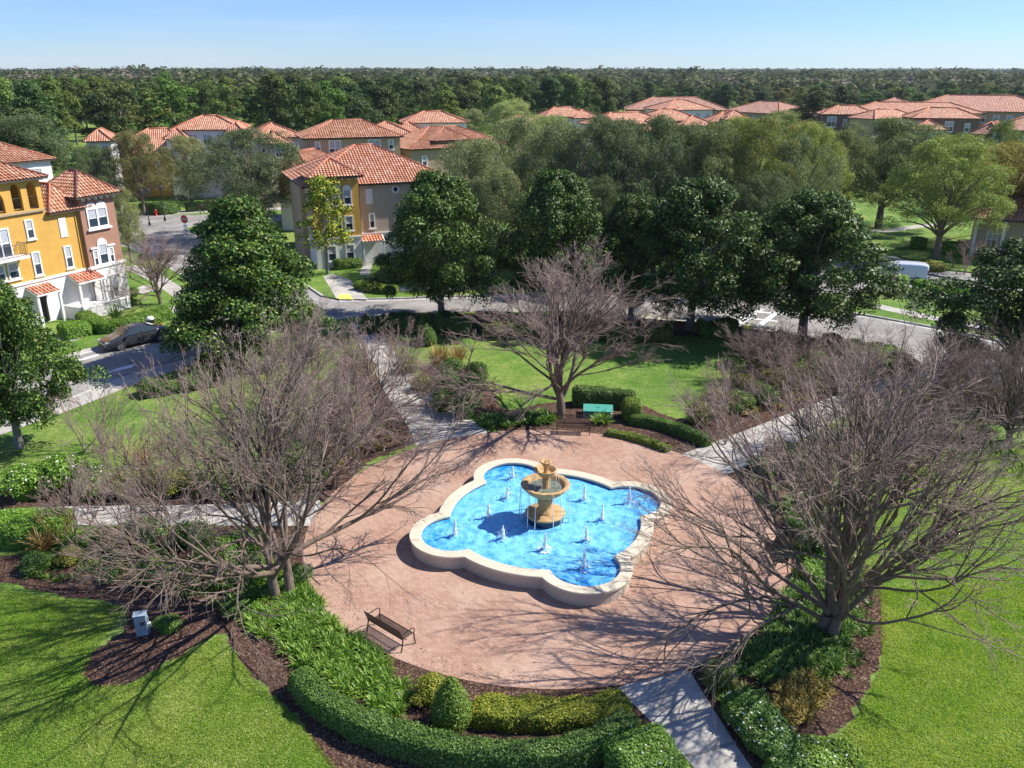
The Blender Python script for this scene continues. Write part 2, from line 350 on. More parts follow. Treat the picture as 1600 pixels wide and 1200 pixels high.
# ---------------------------------------------------------------- vegetation generators
def unit(a): return a / np.maximum(np.linalg.norm(a, axis=-1, keepdims=True), 1e-9)
def tubes_np(Pts, Rad, sides):
    """Pts (B,n,3), Rad (B,n) -> verts, quads of B tapering tubes"""
    B, n, _ = Pts.shape; T = np.gradient(Pts, axis=1); T = unit(T)
    ref = np.tile(np.array([[.13, .27, .95]]), (B, 1)); ref[np.abs(T[:, 0] @ np.array([.13, .27, .95])) > .9] = (.95, .1, .2)
    N = unit(np.cross(T, ref[:, None, :])); Bn = np.cross(T, N)
    a = np.arange(sides) * 2 * np.pi / sides
    V = Pts[:, :, None, :] + Rad[:, :, None, None] * (np.cos(a)[None, None, :, None] * N[:, :, None, :] + np.sin(a)[None, None, :, None] * Bn[:, :, None, :])
    idx = np.arange(B * n * sides).reshape(B, n, sides)
    A = idx[:, :-1, :]; C = idx[:, 1:, :]
    F = np.stack([A, np.roll(A, -1, 2), np.roll(C, -1, 2), C], -1).reshape(-1, 4)
    return V.reshape(-1, 3), F
def merge(parts):
    Vs, Fs = [], []; b = 0
    for V, F in parts: Vs.append(V); Fs.append(F + b); b += len(V)
    return np.concatenate(Vs), np.concatenate(Fs)
def sprout(g, S, D, L, r0, r1, n, wob, trop):
    """B branches from S in directions D; wob = wander, trop (B,) = bend up (+) or down (-)"""
    B = len(S); pts = np.zeros((B, n, 3)); pts[:, 0] = S; d = unit(D); step = (L / (n - 1))[:, None]
    drift = g.normal(0, wob, (B, 3))
    for i in range(1, n):
        drift = drift * .5 + g.normal(0, wob, (B, 3))
        d = unit(d + drift + np.array([0, 0, 1.0]) * (trop[:, None] if hasattr(trop, '__len__') else trop))
        pts[:, i] = pts[:, i - 1] + d * step
    t = np.linspace(0, 1, n)[None]; rad = r0[:, None] * (1 - t) + r1[:, None] * t
    return pts, rad
def side_dirs(g, T, ang):
    """directions turned by ang (rad) off T at random azimuth"""
    B = len(T); r = unit(np.cross(T, unit(g.normal(0, 1, (B, 3))))); return unit(np.cos(ang)[:, None] * T + np.sin(ang)[:, None] * r)
def bare_tree_meshes(seed, height=10., spread=1.0, limbs=7, trunk_h=1.4, trunk_r=.17, counts=(5, 5, 6, 5), multi=1, elev=(35, 78), droop=.35, lens=None, radius=None):
    g = np.random.default_rng(seed); wood = []; twig = []
    k = height / 10.
    L1 = 5.2 * k
    # trunk(s)
    S = np.array([[g.normal(0, .12 * multi), g.normal(0, .12 * multi), -.15] for _ in range(multi)])
    D = np.array([[g.normal(0, .12 * (multi > 1) + .03), g.normal(0, .12 * (multi > 1) + .03), 1] for _ in range(multi)])
    Pt, Rt = sprout(g, S, D, np.full(multi, trunk_h + .15), np.full(multi, trunk_r * 1.25), np.full(multi, trunk_r * .85), 6, .03, 0.)
    wood.append(tubes_np(Pt, Rt, 10))
    # limbs
    nl = limbs; az = (np.arange(nl) + g.uniform(-.3, .3, nl)) * 2 * np.pi / nl; par = np.arange(nl) % multi
    el = np.radians(g.uniform(elev[0], elev[1], nl)); el[::3] = np.radians(elev[1] + 4)
    D = np.stack([np.cos(az) * np.cos(el) * spread, np.sin(az) * np.cos(el) * spread, np.sin(el)], 1)
    ti = g.integers(3, 6, nl); S = Pt[par, ti]
    L = L1 * g.uniform(.85, 1.15, nl) * (1.05 - .15 * np.sin(el)); r0 = trunk_r * g.uniform(.42, .66, nl)
    cur, rad = sprout(g, S, D, L, r0, r0 * .45, 11, .055, .035)
    wood.append(tubes_np(cur, rad, 7))
    lenf = lens or (.68, .62, .55, .5)
    curL = L; lvl = 0
    for c in counts:
        B, n, _ = cur.shape; par = np.repeat(np.arange(B), c)
        t = g.uniform((.22, .34, .3, .2, .2)[lvl], 1.0, len(par)); t[::c] = 1.0
        x = t * (n - 1); i0 = np.minimum(x.astype(int), n - 2); fr = (x - i0)[:, None]
        S = cur[par, i0] * (1 - fr) + cur[par, i0 + 1] * fr; T = unit(cur[par, i0 + 1] - cur[par, i0])
        ang = np.abs(g.normal(np.radians((26, 25, 28, 34, 34)[lvl]), np.radians(9), len(par))); ang[::c] *= .3
        D = side_dirs(g, T, ang)
        out = S.copy(); out[:, 2] = 0; out = unit(out)
        D = unit(D + .22 * out)
        L = curL[par] * lenf[lvl] * g.uniform(.65, 1.25, len(par)) * (1.12 - .4 * t)
        rp = rad[par, i0] * .86; r0 = np.maximum(rp * g.uniform(.6, .95, len(par)), .0062); r1 = np.maximum(r0 * .5, .0042)
        low = np.clip((.55 - D[:, 2]) * 1.2, 0, 1)
        trop = .06 - droop * .22 * low * (lvl >= 1)
        nn = (8, 7, 5, 4, 3)[lvl]; wob = (.07, .09, .12, .16, .18)[lvl]
        cur, rad = sprout(g, S, D, L, r0, r1, nn, wob, trop)
        cur[..., 2] = np.maximum(cur[..., 2], .25)
        (wood if lvl < 2 else twig).append(tubes_np(cur, rad, (6, 4, 3, 3, 3)[lvl])); curL = L; lvl += 1
    (wv, wf), (tv, tf) = merge(wood), merge(twig)
    if radius:
        sx = radius / np.percentile(np.hypot(tv[:, 0], tv[:, 1]), 98); sz = height / np.percentile(tv[:, 2], 99.5)
        wv = wv * [sx, sx, sz]; tv = tv * [sx, sx, sz]; wv[:, :2] *= (1 - (1 - 1 / sx) * np.exp(-wv[:, 2:3] / 1.0))
    return (wv, wf), (tv, tf)
def bare_tree_proto(name, seed, label, group, loc, rz=0, **kw):
    (wv, wf), (tv, tf) = bare_tree_meshes(seed, **kw)
    r = empty(name, loc, rz, label, 'tree', group)
    link('trunk', np_mesh('bare trunk', wv, wf, M['bark'], smooth=True), r)
    link('branches', np_mesh('bare branches', tv, tf, M['bark_thin'], smooth=True), r)
    return r
def leaves_np(g, C, N, L, W, jitter=.6):
    """a rhombic leaf at every C (n,3), facing about N, length L (n,), width W (n,)"""
    n = len(C); nn = unit(N + g.normal(0, jitter, (n, 3))); a = unit(np.cross(nn, unit(g.normal(0, 1, (n, 3))))); b = np.cross(nn, a)
    L = np.asarray(L)[:, None] * .5; W = np.asarray(W)[:, None] * .5; up = nn * L * .25
    V = np.stack([C - a * L, C - b * W + up, C + a * L, C + b * W + up], 1).reshape(-1, 3)
    return V, np.arange(n * 4).reshape(n, 4)
def blob_leaves(g, centers, radii, per, size, aspect=.5, flat=.7, up=.5, jit=.55, shell=(.6, 1.05)):
    """leaves over the outer shells of many overlapping clumps"""
    B = len(centers); idx = np.repeat(np.arange(B), per); n = len(idx)
    d = unit(g.normal(0, 1, (n, 3))); d[:, 2] = np.where((d[:, 2] < -.25) & (g.random(n) < .6), -d[:, 2], d[:, 2])
    r = radii[idx] * g.uniform(shell[0], shell[1], n); C = centers[idx] + d * r[:, None] * np.array([1, 1, flat])
    N = d + np.array([0, 0, up]); L = size * g.uniform(.7, 1.25, n)
    return leaves_np(g, C, N, L, L * aspect, jit)
def crown_blobs(g, n, h0, h1, R0, prof, br, lump=.18, fill=.35):
    """clump centres through a crown's volume; prof(t) = half width at height fraction t"""
    t = g.uniform(0, 1, n) ** .9; az = g.uniform(0, 2 * np.pi, n)
    ph = g.uniform(0, 6.28, 4); k = 1 + lump * (np.sin(2 * az + ph[0] + 3 * t) + .7 * np.sin(3 * az + ph[1] - 5 * t) + .6 * np.sin(5 * az + ph[2] + 9 * t))
    rr = R0 * np.array([prof(x) for x in t]) * k * np.where(g.random(n) < fill, g.uniform(.1, .7, n), g.uniform(.78, 1.02, n))
    C = np.stack([rr * np.cos(az), rr * np.sin(az), h0 + (h1 - h0) * t], 1); return C, br * g.uniform(.65, 1.3, n)
def limbs_mesh(g, targets, base_h, r, n_main, lean=(0, 0), fork=.3):
    """tapered trunk with limbs that reach towards the given clump centres"""
    h = base_h; parts = []
    Pt = np.array([[[lean[0] * s * s, lean[1] * s * s, -.15 + (h + .15) * s] for s in np.linspace(0, 1, 6)]]); top = Pt[0, -1]
    parts.append(tubes_np(Pt, np.array([np.linspace(r * 1.35, r * .8, 6)]), 10))
    ids = g.permutation(len(targets))[:n_main]; E = targets[ids]; B = len(ids); s = np.linspace(0, 1, 6)[None, :, None]
    mid = top + (E - top) * .5; mid[:, 2] += (E[:, 2] - top[2]) * .1 + .2; mid[:, :2] -= (E - top)[:, :2] * .12
    i0 = g.integers(3, 6, B); A = Pt[0][i0]; mid += g.normal(0, .25, (B, 3))
    pts = A[:, None] * (1 - s) ** 2 + 2 * mid[:, None] * s * (1 - s) + E[:, None] * s ** 2
    parts.append(tubes_np(pts, np.linspace(r * .45, r * .06, 6)[None] * g.uniform(.6, 1.1, (B, 1)), 6))
    return merge(parts)
def leafy_proto(name, seed, label, cat, group, loc, rz, mat, bark, h0, h1, R0, prof, nblob, br, per, size, aspect, trunk_h, trunk_r, nmain=22, lump=.18, fill=.35, flat=.75, up=.5, lean=(0, 0), jit=.55, hollow=None):
    g = np.random.default_rng(seed); C, rad = crown_blobs(g, nblob, h0, h1, R0, prof, br, lump, fill)
    C[:, 0] += lean[0]; C[:, 1] += lean[1]
    V, F = blob_leaves(g, C, rad, per, size, aspect, flat, up, jit); wv, wf = limbs_mesh(g, C, trunk_h, trunk_r, nmain, lean)
    r = empty(name, loc, rz, label, cat, group)
    link('trunk', np_mesh('trunk', wv, wf, bark, smooth=True), r); link('crown', np_mesh('crown', V, F, mat), r)
    return r
P_MAG = lambda t: min(1.0, .78 + t * 1.1) * max(.10, 1 - max(0, (t - .22) / .80) ** 1.7) ** .8
P_MAG = lambda t: min(1.0, .74 + t * 1.1) * max(.14, 1 - max(0, (t - .30) / .74) ** 1.9) ** .68
P_MAGC = lambda t: min(1.0, .80 + t * 1.4) * max(.12, 1 - max(0, (t - .12) / .92) ** 1.15)
P_OAK = lambda t: max(.08, math.sqrt(max(0, 1 - ((t - .38) / .64) ** 2)))
P_CONE = lambda t: max(.08, (1 - t) ** .75)
P_PINE = lambda t: max(.12, math.sin(math.pi * (t * .85 + .12)) ** .8)

def bush_mesh(seed, n, rx, rz, size, mat, nb=14, core=True, flowers=0, up=.6):
    """leafy shrub about 2*rx wide and 2*rz high, standing on z = 0"""
    g = np.random.default_rng(seed); az = g.uniform(0, 6.28, nb); rr = np.sqrt(g.uniform(0, 1, nb)) * rx * .62
    z = rz * (.12 + 1.1 * np.sqrt(np.maximum(0, 1 - (rr / (rx * .7)) ** 2)) * g.uniform(.6, 1.1, nb))
    C = np.stack([rr * np.cos(az), rr * np.sin(az), z], 1); rad = np.full(nb, rx * .48) * g.uniform(.8, 1.2, nb)
    V, F = blob_leaves(g, C, rad, n // nb, size, .5, .9 * rz / rx + .1, up); V[:, 2] = np.maximum(V[:, 2], .02)
    parts = [(V, F)]; nf = len(F); mi = [0] * nf
    if flowers:
        i = g.integers(0, nf, flowers); c = V[F[i, 0]] + [0, 0, .05]; fv, ff = leaves_np(g, c, np.tile([0., 0, 1], (flowers, 1)), np.full(flowers, size * .8), np.full(flowers, size * .8), .4)
        parts.append((fv, ff)); mi += [2] * flowers
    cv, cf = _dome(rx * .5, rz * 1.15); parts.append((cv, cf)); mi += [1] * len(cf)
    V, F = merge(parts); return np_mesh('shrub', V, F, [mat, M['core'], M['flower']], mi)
def _dome(r, h, n=12, m=5):
    V = []; F = []
    for i in range(m + 1):
        a = i / m * math.pi / 2 * .96
        for k in range(n): V.append((r * math.cos(a) * math.cos(2 * math.pi * k / n), r * math.cos(a) * math.sin(2 * math.pi * k / n), h * math.sin(a)))
    for i in range(m):
        for k in range(n): F.append((i * n + k, i * n + (k + 1) % n, (i + 1) * n + (k + 1) % n, (i + 1) * n + k))
    return np.array(V), np.array(F)
def smooth_line(pts, step=.4):
    """Catmull-Rom through ground points, resampled"""
    p = [Vector((q[0], q[1], 0)) for q in pts]; p = [2 * p[0] - p[1]] + p + [2 * p[-1] - p[-2]]; out = []
    for i in range(1, len(p) - 2):
        n = max(2, int((p[i + 1] - p[i]).length / step))
        for k in range(n):
            t = k / n
            out.append(.5 * ((2 * p[i]) + (-p[i - 1] + p[i + 1]) * t + (2 * p[i - 1] - 5 * p[i] + 4 * p[i + 1] - p[i + 2]) * t * t + (-p[i - 1] + 3 * p[i] - 3 * p[i + 1] + p[i + 2]) * t ** 3))
    out.append(p[-2]); return out
def hedge(label, pts, width, height, color=(1, 1, 1, 1), density=420, leaf=.075, mat=None, flowers=0, seed=0, name='hedge', cat='hedge', group=None, z0=0.0, round_=.25, wob=.05):
    """clipped hedge along a line on the ground: rounded box of inner twigs clad in leaves"""
    g = np.random.default_rng(seed + len(pts) * 7 + int(width * 100)); line = smooth_line(pts, .25); n = len(line)
    L = np.array([[p.x, p.y] for p in line]); T = unit(np.gradient(L, axis=0)); Nn = np.stack([-T[:, 1], T[:, 0]], 1)
    prof = [(-.5, 0), (-.53, .5), (-.48, 1 - round_ * .3), (-.5 + round_ * .5, 1.0), (0, 1.03), (.5 - round_ * .5, 1.0), (.48, 1 - round_ * .3), (.53, .5), (.5, 0)]
    V = []; F = []; m = len(prof); ww = 1 + wob * np.convolve(g.normal(0, 1.2, n + 8), np.ones(9) / 3, 'valid')[:n]
    for i in range(n):
        e = .82 if i in (0, n - 1) else 1.
        for (a, b) in prof:
            q = L[i] + Nn[i] * a * width * e * ww[i]; V.append((q[0], q[1], z0 + b * height * (ww[i] if b > .6 else 1) * (.93 if e < 1 else 1)))
    for i in range(n - 1):
        for k in range(m - 1): F.append((i * m + k, (i + 1) * m + k, (i + 1) * m + k + 1, i * m + k + 1))
    for i, sgn in ((0, 1), (n - 1, -1)):
        for k in range(m // 2): 
            q = (i * m + k, i * m + k + 1, i * m + m - 2 - k, i * m + m - 1 - k); F.append(q if sgn > 0 else q[::-1])
    V = np.array(V); F = np.array(F)
    cc = np.repeat(np.array([[L[i, 0], L[i, 1], z0 + height * .5] for i in range(n)]), m, 0); dv = unit(V - cc); am = min(.10, width * .07) * (1 + 1.2 * (wob > .1))
    V = V + dv * (am * (np.sin(V[:, 0] * 5.3 + 2 * np.sin(V[:, 1] * 3.1)) * np.sin(V[:, 1] * 4.7 + V[:, 2] * 6) + .6 * np.sin(V[:, 0] * 11 + V[:, 2] * 9) * np.sin(V[:, 1] * 12)))[:, None]
    A, B, C, D = (V[F[:, j]] for j in range(4)); cr = np.cross(C - A, D - B); ar = .5 * np.linalg.norm(cr, axis=1); fn = unit(cr)
    cen = V.mean(0); nl = int(ar.sum() * density * (2.0 if density > 300 else 1.5)); fi = g.choice(len(F), nl, p=ar / ar.sum()); u = g.random((nl, 1)); v = g.random((nl, 1))
    pt = (A[fi] * (1 - u) + B[fi] * u) * (1 - v) + (D[fi] * (1 - u) + C[fi] * u) * v
    pt += fn[fi] * (g.normal(.01, .03, (nl, 1)) + (g.random((nl, 1)) < .03) * g.uniform(0, .12, (nl, 1)))
    lv, lf = leaves_np(g, pt, fn[fi] + [0, 0, .35], leaf * g.uniform(.7, 1.3, nl), leaf * .62 * g.uniform(.8, 1.2, nl), .38)
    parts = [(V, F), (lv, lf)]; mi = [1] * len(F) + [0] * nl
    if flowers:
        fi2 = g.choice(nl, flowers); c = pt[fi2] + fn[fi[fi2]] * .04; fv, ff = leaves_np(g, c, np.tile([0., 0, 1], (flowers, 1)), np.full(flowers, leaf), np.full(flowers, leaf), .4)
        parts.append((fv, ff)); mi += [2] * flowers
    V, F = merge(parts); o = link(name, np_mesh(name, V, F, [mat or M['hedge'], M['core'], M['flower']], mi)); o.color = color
    return tag(o, label, cat, group)
def blades(g, C, nper, length, width, spread=.9, lift=1.0):
    """clumps of arching strap leaves at C (n,3)"""
    n = len(C) * nper; c = np.repeat(C, nper, 0); az = g.uniform(0, 6.28, n); L = length * g.uniform(.6, 1.2, n); sp = spread * g.uniform(.25, 1, n)
    d = np.stack([np.cos(az), np.sin(az)], 1); s = np.stack([-d[:, 1], d[:, 0], np.zeros(n)], 1) * (width * .5)
    c = c + np.concatenate([d * g.uniform(0, .09, (n, 1)), np.zeros((n, 1))], 1); rows = []
    for t, w in ((0, .8), (.4, 1.), (.75, .8), (1., .12)):
        r = L * sp * t; z = L * lift * (t - .62 * sp * t * t * 1.3)
        q = c + np.concatenate([d * r[:, None], z[:, None]], 1); q[:, 2] = np.maximum(q[:, 2], .015); rows += [q - s * w, q + s * w]
    V = np.stack(rows, 1).reshape(-1, 3); b = (np.arange(n) * 8)[:, None]
    F = np.concatenate([b + np.array([[2 * k, 2 * k + 1, 2 * k + 3, 2 * k + 2]]) for k in range(3)]); return V, F
def in_poly(x, y, poly):
    c = False; j = len(poly) - 1
    for i in range(len(poly)):
        xi, yi = poly[i][0], poly[i][1]; xj, yj = poly[j][0], poly[j][1]
        if (yi > y) != (yj > y) and x < (xj - xi) * (y - yi) / (yj - yi) + xi: c = not c
        j = i
    return c
def poly_points(g, poly, n):
    xs = [p[0] for p in poly]; ys = [p[1] for p in poly]; out = []
    while len(out) < n:
        x, y = g.uniform(min(xs), max(xs)), g.uniform(min(ys), max(ys))
        if in_poly(x, y, poly): out.append((x, y, 0.0))
    return np.array(out)

def closed(pts, step=.2):
    """smooth closed outline through ground points"""
    p = [Vector((q[0], q[1], 0)) for q in pts]; n = len(p); out = []
    for i in range(n):
        a, b, c, d = p[i - 1], p[i], p[(i + 1) % n], p[(i + 2) % n]; m = max(2, int((c - b).length / step))
        for k in range(min(m, 60)):
            t = k / min(m, 60); cr = .5 * ((2 * b) + (-a + c) * t + (2 * a - 5 * b + 4 * c - d) * t * t + (-a + 3 * b - 3 * c + d) * t ** 3); ln = b.lerp(c, t)
            q_ = ln.lerp(cr, .75); out.append(q_ + Vector((.07 * math.sin(q_.x * 7.1 + 3 * q_.y) + .05 * math.sin(q_.y * 15.3), .07 * math.sin(q_.y * 6.3 - 2 * q_.x) + .05 * math.sin(q_.x * 16.7), 0)))
    return out
# ---------------------------------------------------------------- the setting: ground, streets, lawns, paths
from mathutils.geometry import tessellate_polygon
def sheet(name, pts, z, mat, thick=0.0, kind='structure', parent=None, label=None):
    pts = [(p[0], p[1]) for p in pts]; n = len(pts)
    tri = tessellate_polygon([[Vector((x, y, 0)) for x, y in pts]])
    V = [(x, y, z) for x, y in pts]; F = []
    for t in tri:
        a, b, c = (Vector((*pts[i], 0)) for i in t)
        F.append(tuple(t) if (b - a).cross(c - a).z > 0 else tuple(t)[::-1])
    if thick:
        V += [(x, y, z - thick) for x, y in pts]; F += [(i, (i + 1) % n, n + (i + 1) % n, n + i) for i in range(n)]
    me = bpy.data.meshes.new(name); me.from_pydata(V, [], F); me.materials.append(mat); me.update()
    return tag(link(name, me, parent), label, None, None, kind)
def ribbon(name, line, a, b, z, mat, thick=0.0, kind='structure', step=.6, smooth=True):
    """strip between offsets a and b (metres to the left of the line)"""
    L = smooth_line(line, step) if smooth else [Vector((p[0], p[1], 0)) for p in line]; n = len(L); V = []; F = []
    for i, p in enumerate(L):
        t = (L[min(i + 1, n - 1)] - L[max(i - 1, 0)]).normalized(); nn = Vector((-t.y, t.x, 0))
        for o in (a, b):
            q = p + nn * o; V.append((q.x, q.y, z)); V.append((q.x, q.y, z - thick))
    for i in range(n - 1):
        s, e = i * 4, i * 4 + 4
        F.append((s, e, e + 2, s + 2) if a > b else (s + 2, e + 2, e, s))
        if thick: F += [(s, s + 1, e + 1, e), (s + 2, e + 2, e + 3, s + 3)]
    me = bpy.data.meshes.new(name); me.from_pydata(V, [], F); me.materials.append(mat); me.update()
    return tag(link(name, me), None, None, None, kind)
def PP(*px): return [P(x, y) for x, y in px]

RZ = -.12
sheet('ground', [(-8500, -200), (8500, -200), (8500, 7900), (-8500, 7900)], -.16, M['lawn'])
inner_px = [(100, 627), (210, 585), (330, 552), (450, 512), (560, 495), (700, 487), (940, 488), (1087, 499), (1200, 512), (1275, 524), (1415, 550), (1560, 590)]
INNER = [Vector(q) for q in ((-33, 14, 0), (-33.5, 26, 0), (-31.5, 37, 0))] + PP(*inner_px) + [Vector(q) for q in ((36, 42, 0), (38, 32, 0), (38, 18, 0))]
OUT_L = [Vector(q) for q in ((-42, 14, 0), (-42.5, 28, 0), (-39.5, 40, 0))] + PP((40, 575), (100, 557), (150, 542), (250, 522), (320, 503))
OUT_N = PP((530, 467), (625, 465), (712, 462), (900, 458), (1060, 462), (1165, 467))
OUT_R = PP((1300, 484), (1357, 492), (1495, 517), (1580, 536)) + [Vector(q) for q in ((42, 50, 0), (45, 40, 0), (46, 20, 0))]
# asphalt: ring street and the side streets
ring_out = [Vector(q) for q in ((-46, 10, 0), (-46, 40, 0), (-37, 55, 0), (-30, 66, 0), (-24, 78, 0), (6, 82, 0), (32, 80, 0), (44, 62, 0), (50, 40, 0), (50, 10, 0))]
sheet('ring_road', ring_out, RZ, M['asphalt'])
sheet('side_street', PP((300, 520), (560, 480), (520, 440), (400, 375), (420, 352), (600, 346), (600, 335), (60, 333), (0, 345), (0, 372), (120, 385), (215, 425)), RZ - .004, M['asphalt'])
sheet('side_street', PP((1150, 480), (1300, 492), (1360, 455), (1480, 449), (1600, 452), (1700, 455), (1700, 432), (1520, 424), (1400, 402), (1330, 392), (1240, 420), (1160, 440)), RZ - .004, M['asphalt'])
# raised blocks of lawn
sheet('park_lawn', smooth_line(INNER, 1.0) + [Vector((38, -10, 0)), Vector((-33, -10, 0))], 0, M['lawn'], .15)
LB = PP((350, 490), (300, 440), (240, 405), (205, 388), (150, 372), (60, 360), (-150, 350))
sheet('street_verge', smooth_line(OUT_L, 1.0) + LB + [Vector((-120, 40, 0)), Vector((-90, 10, 0))], 0, M['lawn'], .15)
NB = PP((1235, 440), (1300, 412), (1350, 398)) + [Vector((70, 110, 0)), Vector((70, 150, 0)), Vector((-20, 150, 0)), Vector((-30, 112, 0))] + PP((420, 349), (345, 350), (305, 352), (290, 357), (300, 362), (335, 373), (400, 402), (470, 440), (505, 462))
sheet('house_lawn', smooth_line(OUT_N, 1.0) + NB, 0, M['lawn'], .15)
RB = [Vector((90, 20, 0)), Vector((90, 72, 0))] + PP((1700, 459), (1480, 452), (1400, 449), (1330, 462))
sheet('side_lawn', smooth_line(OUT_R, 1.0) + RB, 0, M['lawn'], .15)
sheet('far_lawn', PP((1395, 397), (1480, 421), (1560, 429), (1720, 432)) + [Vector((130, 90, 0)), Vector((130, 170, 0)), Vector((72, 170, 0)), Vector((72, 112, 0))], 0, M['lawn'], .15)
for ln, s in ((INNER, 1), (OUT_L, -1), (OUT_N, -1), (OUT_R, -1)):
    ribbon('curb', ln, .10 * s, -.08 * s, .014, M['curb'], .15); ribbon('gutter', ln, .11 * s, .55 * s, RZ + .006, M['curb'])
ribbon('curb', PP((505, 462), (470, 440), (400, 402), (335, 373), (300, 362), (290, 357), (305, 352), (345, 350), (420, 349)), .1, -.08, .014, M['curb'], .15)
ribbon('curb', PP((350, 490), (300, 440), (240, 405), (205, 388), (150, 372)), .1, -.08, .014, M['curb'], .15)
# pavements
ribbon('sidewalk', INNER[:6], -.12, -1.55, .006, M['walk']); ribbon('sidewalk', INNER[9:], -.12, -1.5, .006, M['walk'])
ribbon('sidewalk', PP((60, 592), (100, 532), (170, 505), (260, 487), (320, 475))[1:], 1.0, -.8, .006, M['walk'])
ribbon('sidewalk', PP((300, 472), (273, 453), (235, 430), (200, 416)), .8, -.8, .008, M['walk'])
ribbon('sidewalk', PP((560, 455), (625, 452), (760, 449), (1000, 447)), .8, -.7, .006, M['walk'])
ribbon('sidewalk', PP((1370, 478), (1410, 487), (1460, 497), (1540, 512)), .7, -.7, .006, M['walk'])
ribbon('sidewalk', PP((150, 333), (250, 331), (400, 325), (560, 322)), 1.4, -1.4, -.145, M['walk'])
ribbon('sidewalk', PP((370, 386), (345, 372), (318, 353)), .9, -.9, .008, M['walk'])
ribbon('sidewalk', PP((1385, 400), (1440, 421), (1500, 433), (1560, 442)), .9, -.9, .008, M['walk'])
ribbon('sidewalk', PP((1290, 352), (1370, 361), (1440, 353), (1500, 348)), .8, -.8, .008, M['walk'])
# plaza and park paths
CX, CY = 1.42, 31.6
PLZ = [(CX + 10.25 * math.cos(a * math.pi / 90), CY + 10.25 * math.sin(a * math.pi / 90)) for a in range(180)]
sheet('plaza', PLZ, .02, M['brick'], .1)
sheet('front_path', PP((965, 1077), (1010, 1120), (1085, 1200), (1130, 1250), (1190, 1320), (1290, 1320), (1185, 1215), (1147, 1160), (1078, 1050), (1020, 1040)), .012, M['path'], .1)
sheet('path_joint', PP((1068, 1180), (1149, 1158), (1151, 1163), (1070, 1186)), .017, M['asphalt'])
sheet('left_path', PP((60, 794), (110, 791), (300, 789), (500, 782), (505, 822), (300, 821), (112, 821), (60, 822)), .012, M['path'], .1)
sheet('back_left_path', PP((800, 700), (735, 655), (650, 590), (612, 545), (585, 505), (548, 507), (572, 560), (600, 610), (640, 670), (660, 720)), .012, M['path'], .1)
sheet('right_path', PP((1060, 712), (1180, 667), (1290, 624), (1325, 610), (1390, 583), (1425, 556), (1490, 566), (1480, 590), (1370, 622), (1290, 666), (1200, 715), (1120, 748)), .012, M['path'], .1)
# mulch beds
BED_F = [(-60, 880), (0, 868), (100, 862), (240, 838), (440, 812), (540, 850), (560, 940), (640, 1000), (720, 1040), (820, 1050), (990, 1070), (1060, 1180), (1200, 1330), (620, 1330), (520, 1200), (455, 1110), (400, 1060), (360, 1010), (345, 990), (290, 1018), (205, 1066), (150, 1072), (130, 1050), (150, 1015), (190, 990), (190, 945), (100, 932), (0, 908), (-60, 905)]
sheet('mulch_bed', closed(PP(*BED_F)), .008, M['mulch'])
sheet('mulch_bed', closed(PP((1050, 1050), (1100, 1020), (1180, 960), (1230, 850), (1140, 770), (1120, 735), (1240, 690), (1290, 700), (1290, 800), (1370, 900), (1384, 980), (1372, 1040), (1330, 1120), (1292, 1162), (1330, 1240), (1250, 1300), (1150, 1180))), .009, M['mulch'])
sheet('mulch_bed', closed(PP((820, 690), (740, 650), (660, 590), (690, 560), (760, 600), (790, 640), (860, 630), (980, 625), (1060, 655), (1130, 640), (1180, 560), (1300, 530), (1400, 560), (1300, 622), (1180, 668), (1070, 716), (960, 700))), .010, M['mulch'])
sheet('mulch_bed', closed(PP((-60, 795), (100, 792), (300, 790), (500, 783), (580, 720), (650, 690), (640, 660), (560, 560), (540, 560), (560, 640), (500, 720), (430, 745), (250, 760), (60, 765), (-60, 775))), .007, M['mulch'])
sheet('mulch_bed', closed(PP((590, 494), (720, 489), (900, 492), (1080, 503), (1180, 515), (1280, 532), (1200, 535), (1060, 524), (900, 522), (740, 520), (600, 522))), .006, M['mulch'])
# crossing
def stripe(px, z=RZ + .006, mat=None, name='road_marking'): sheet(name, PP(*px), z, mat or M['white_line'])
stripe([(1147, 505), (1157, 506), (1195, 481), (1187, 480)]); stripe([(1177, 509), (1187, 510), (1222, 484), (1213, 483)])
stripe([(1150, 492), (1215, 499), (1216, 501), (1150, 494)], RZ + .010); stripe([(1170, 483), (1240, 489), (1240, 491), (1170, 485)], RZ + .010)
stripe([(1160, 513), (1172, 516), (1178, 510), (1160, 507)], .016, M['yellow_pad'], 'tactile_paving')
stripe([(528, 467), (552, 468), (546, 460), (530, 460)], .016, M['yellow_pad'], 'tactile_paving')
sheet('crosswalk_ramp', PP((525, 466), (575, 468), (545, 436), (520, 428), (505, 432)), .012, M['path'])
stripe([(166, 580), (205, 572), (212, 566), (185, 572)]); stripe([(120, 563), (155, 553), (152, 551), (118, 560)])
sheet('front_walk', PP((562, 430), (578, 430), (582, 412), (566, 412)), .013, M['path'])
sheet('front_walk', PP((128, 505), (165, 500), (150, 475), (132, 480)), .013, M['path'])
sheet('front_walk', PP((180, 462), (228, 445), (250, 452), (180, 470)), .013, M['path'])

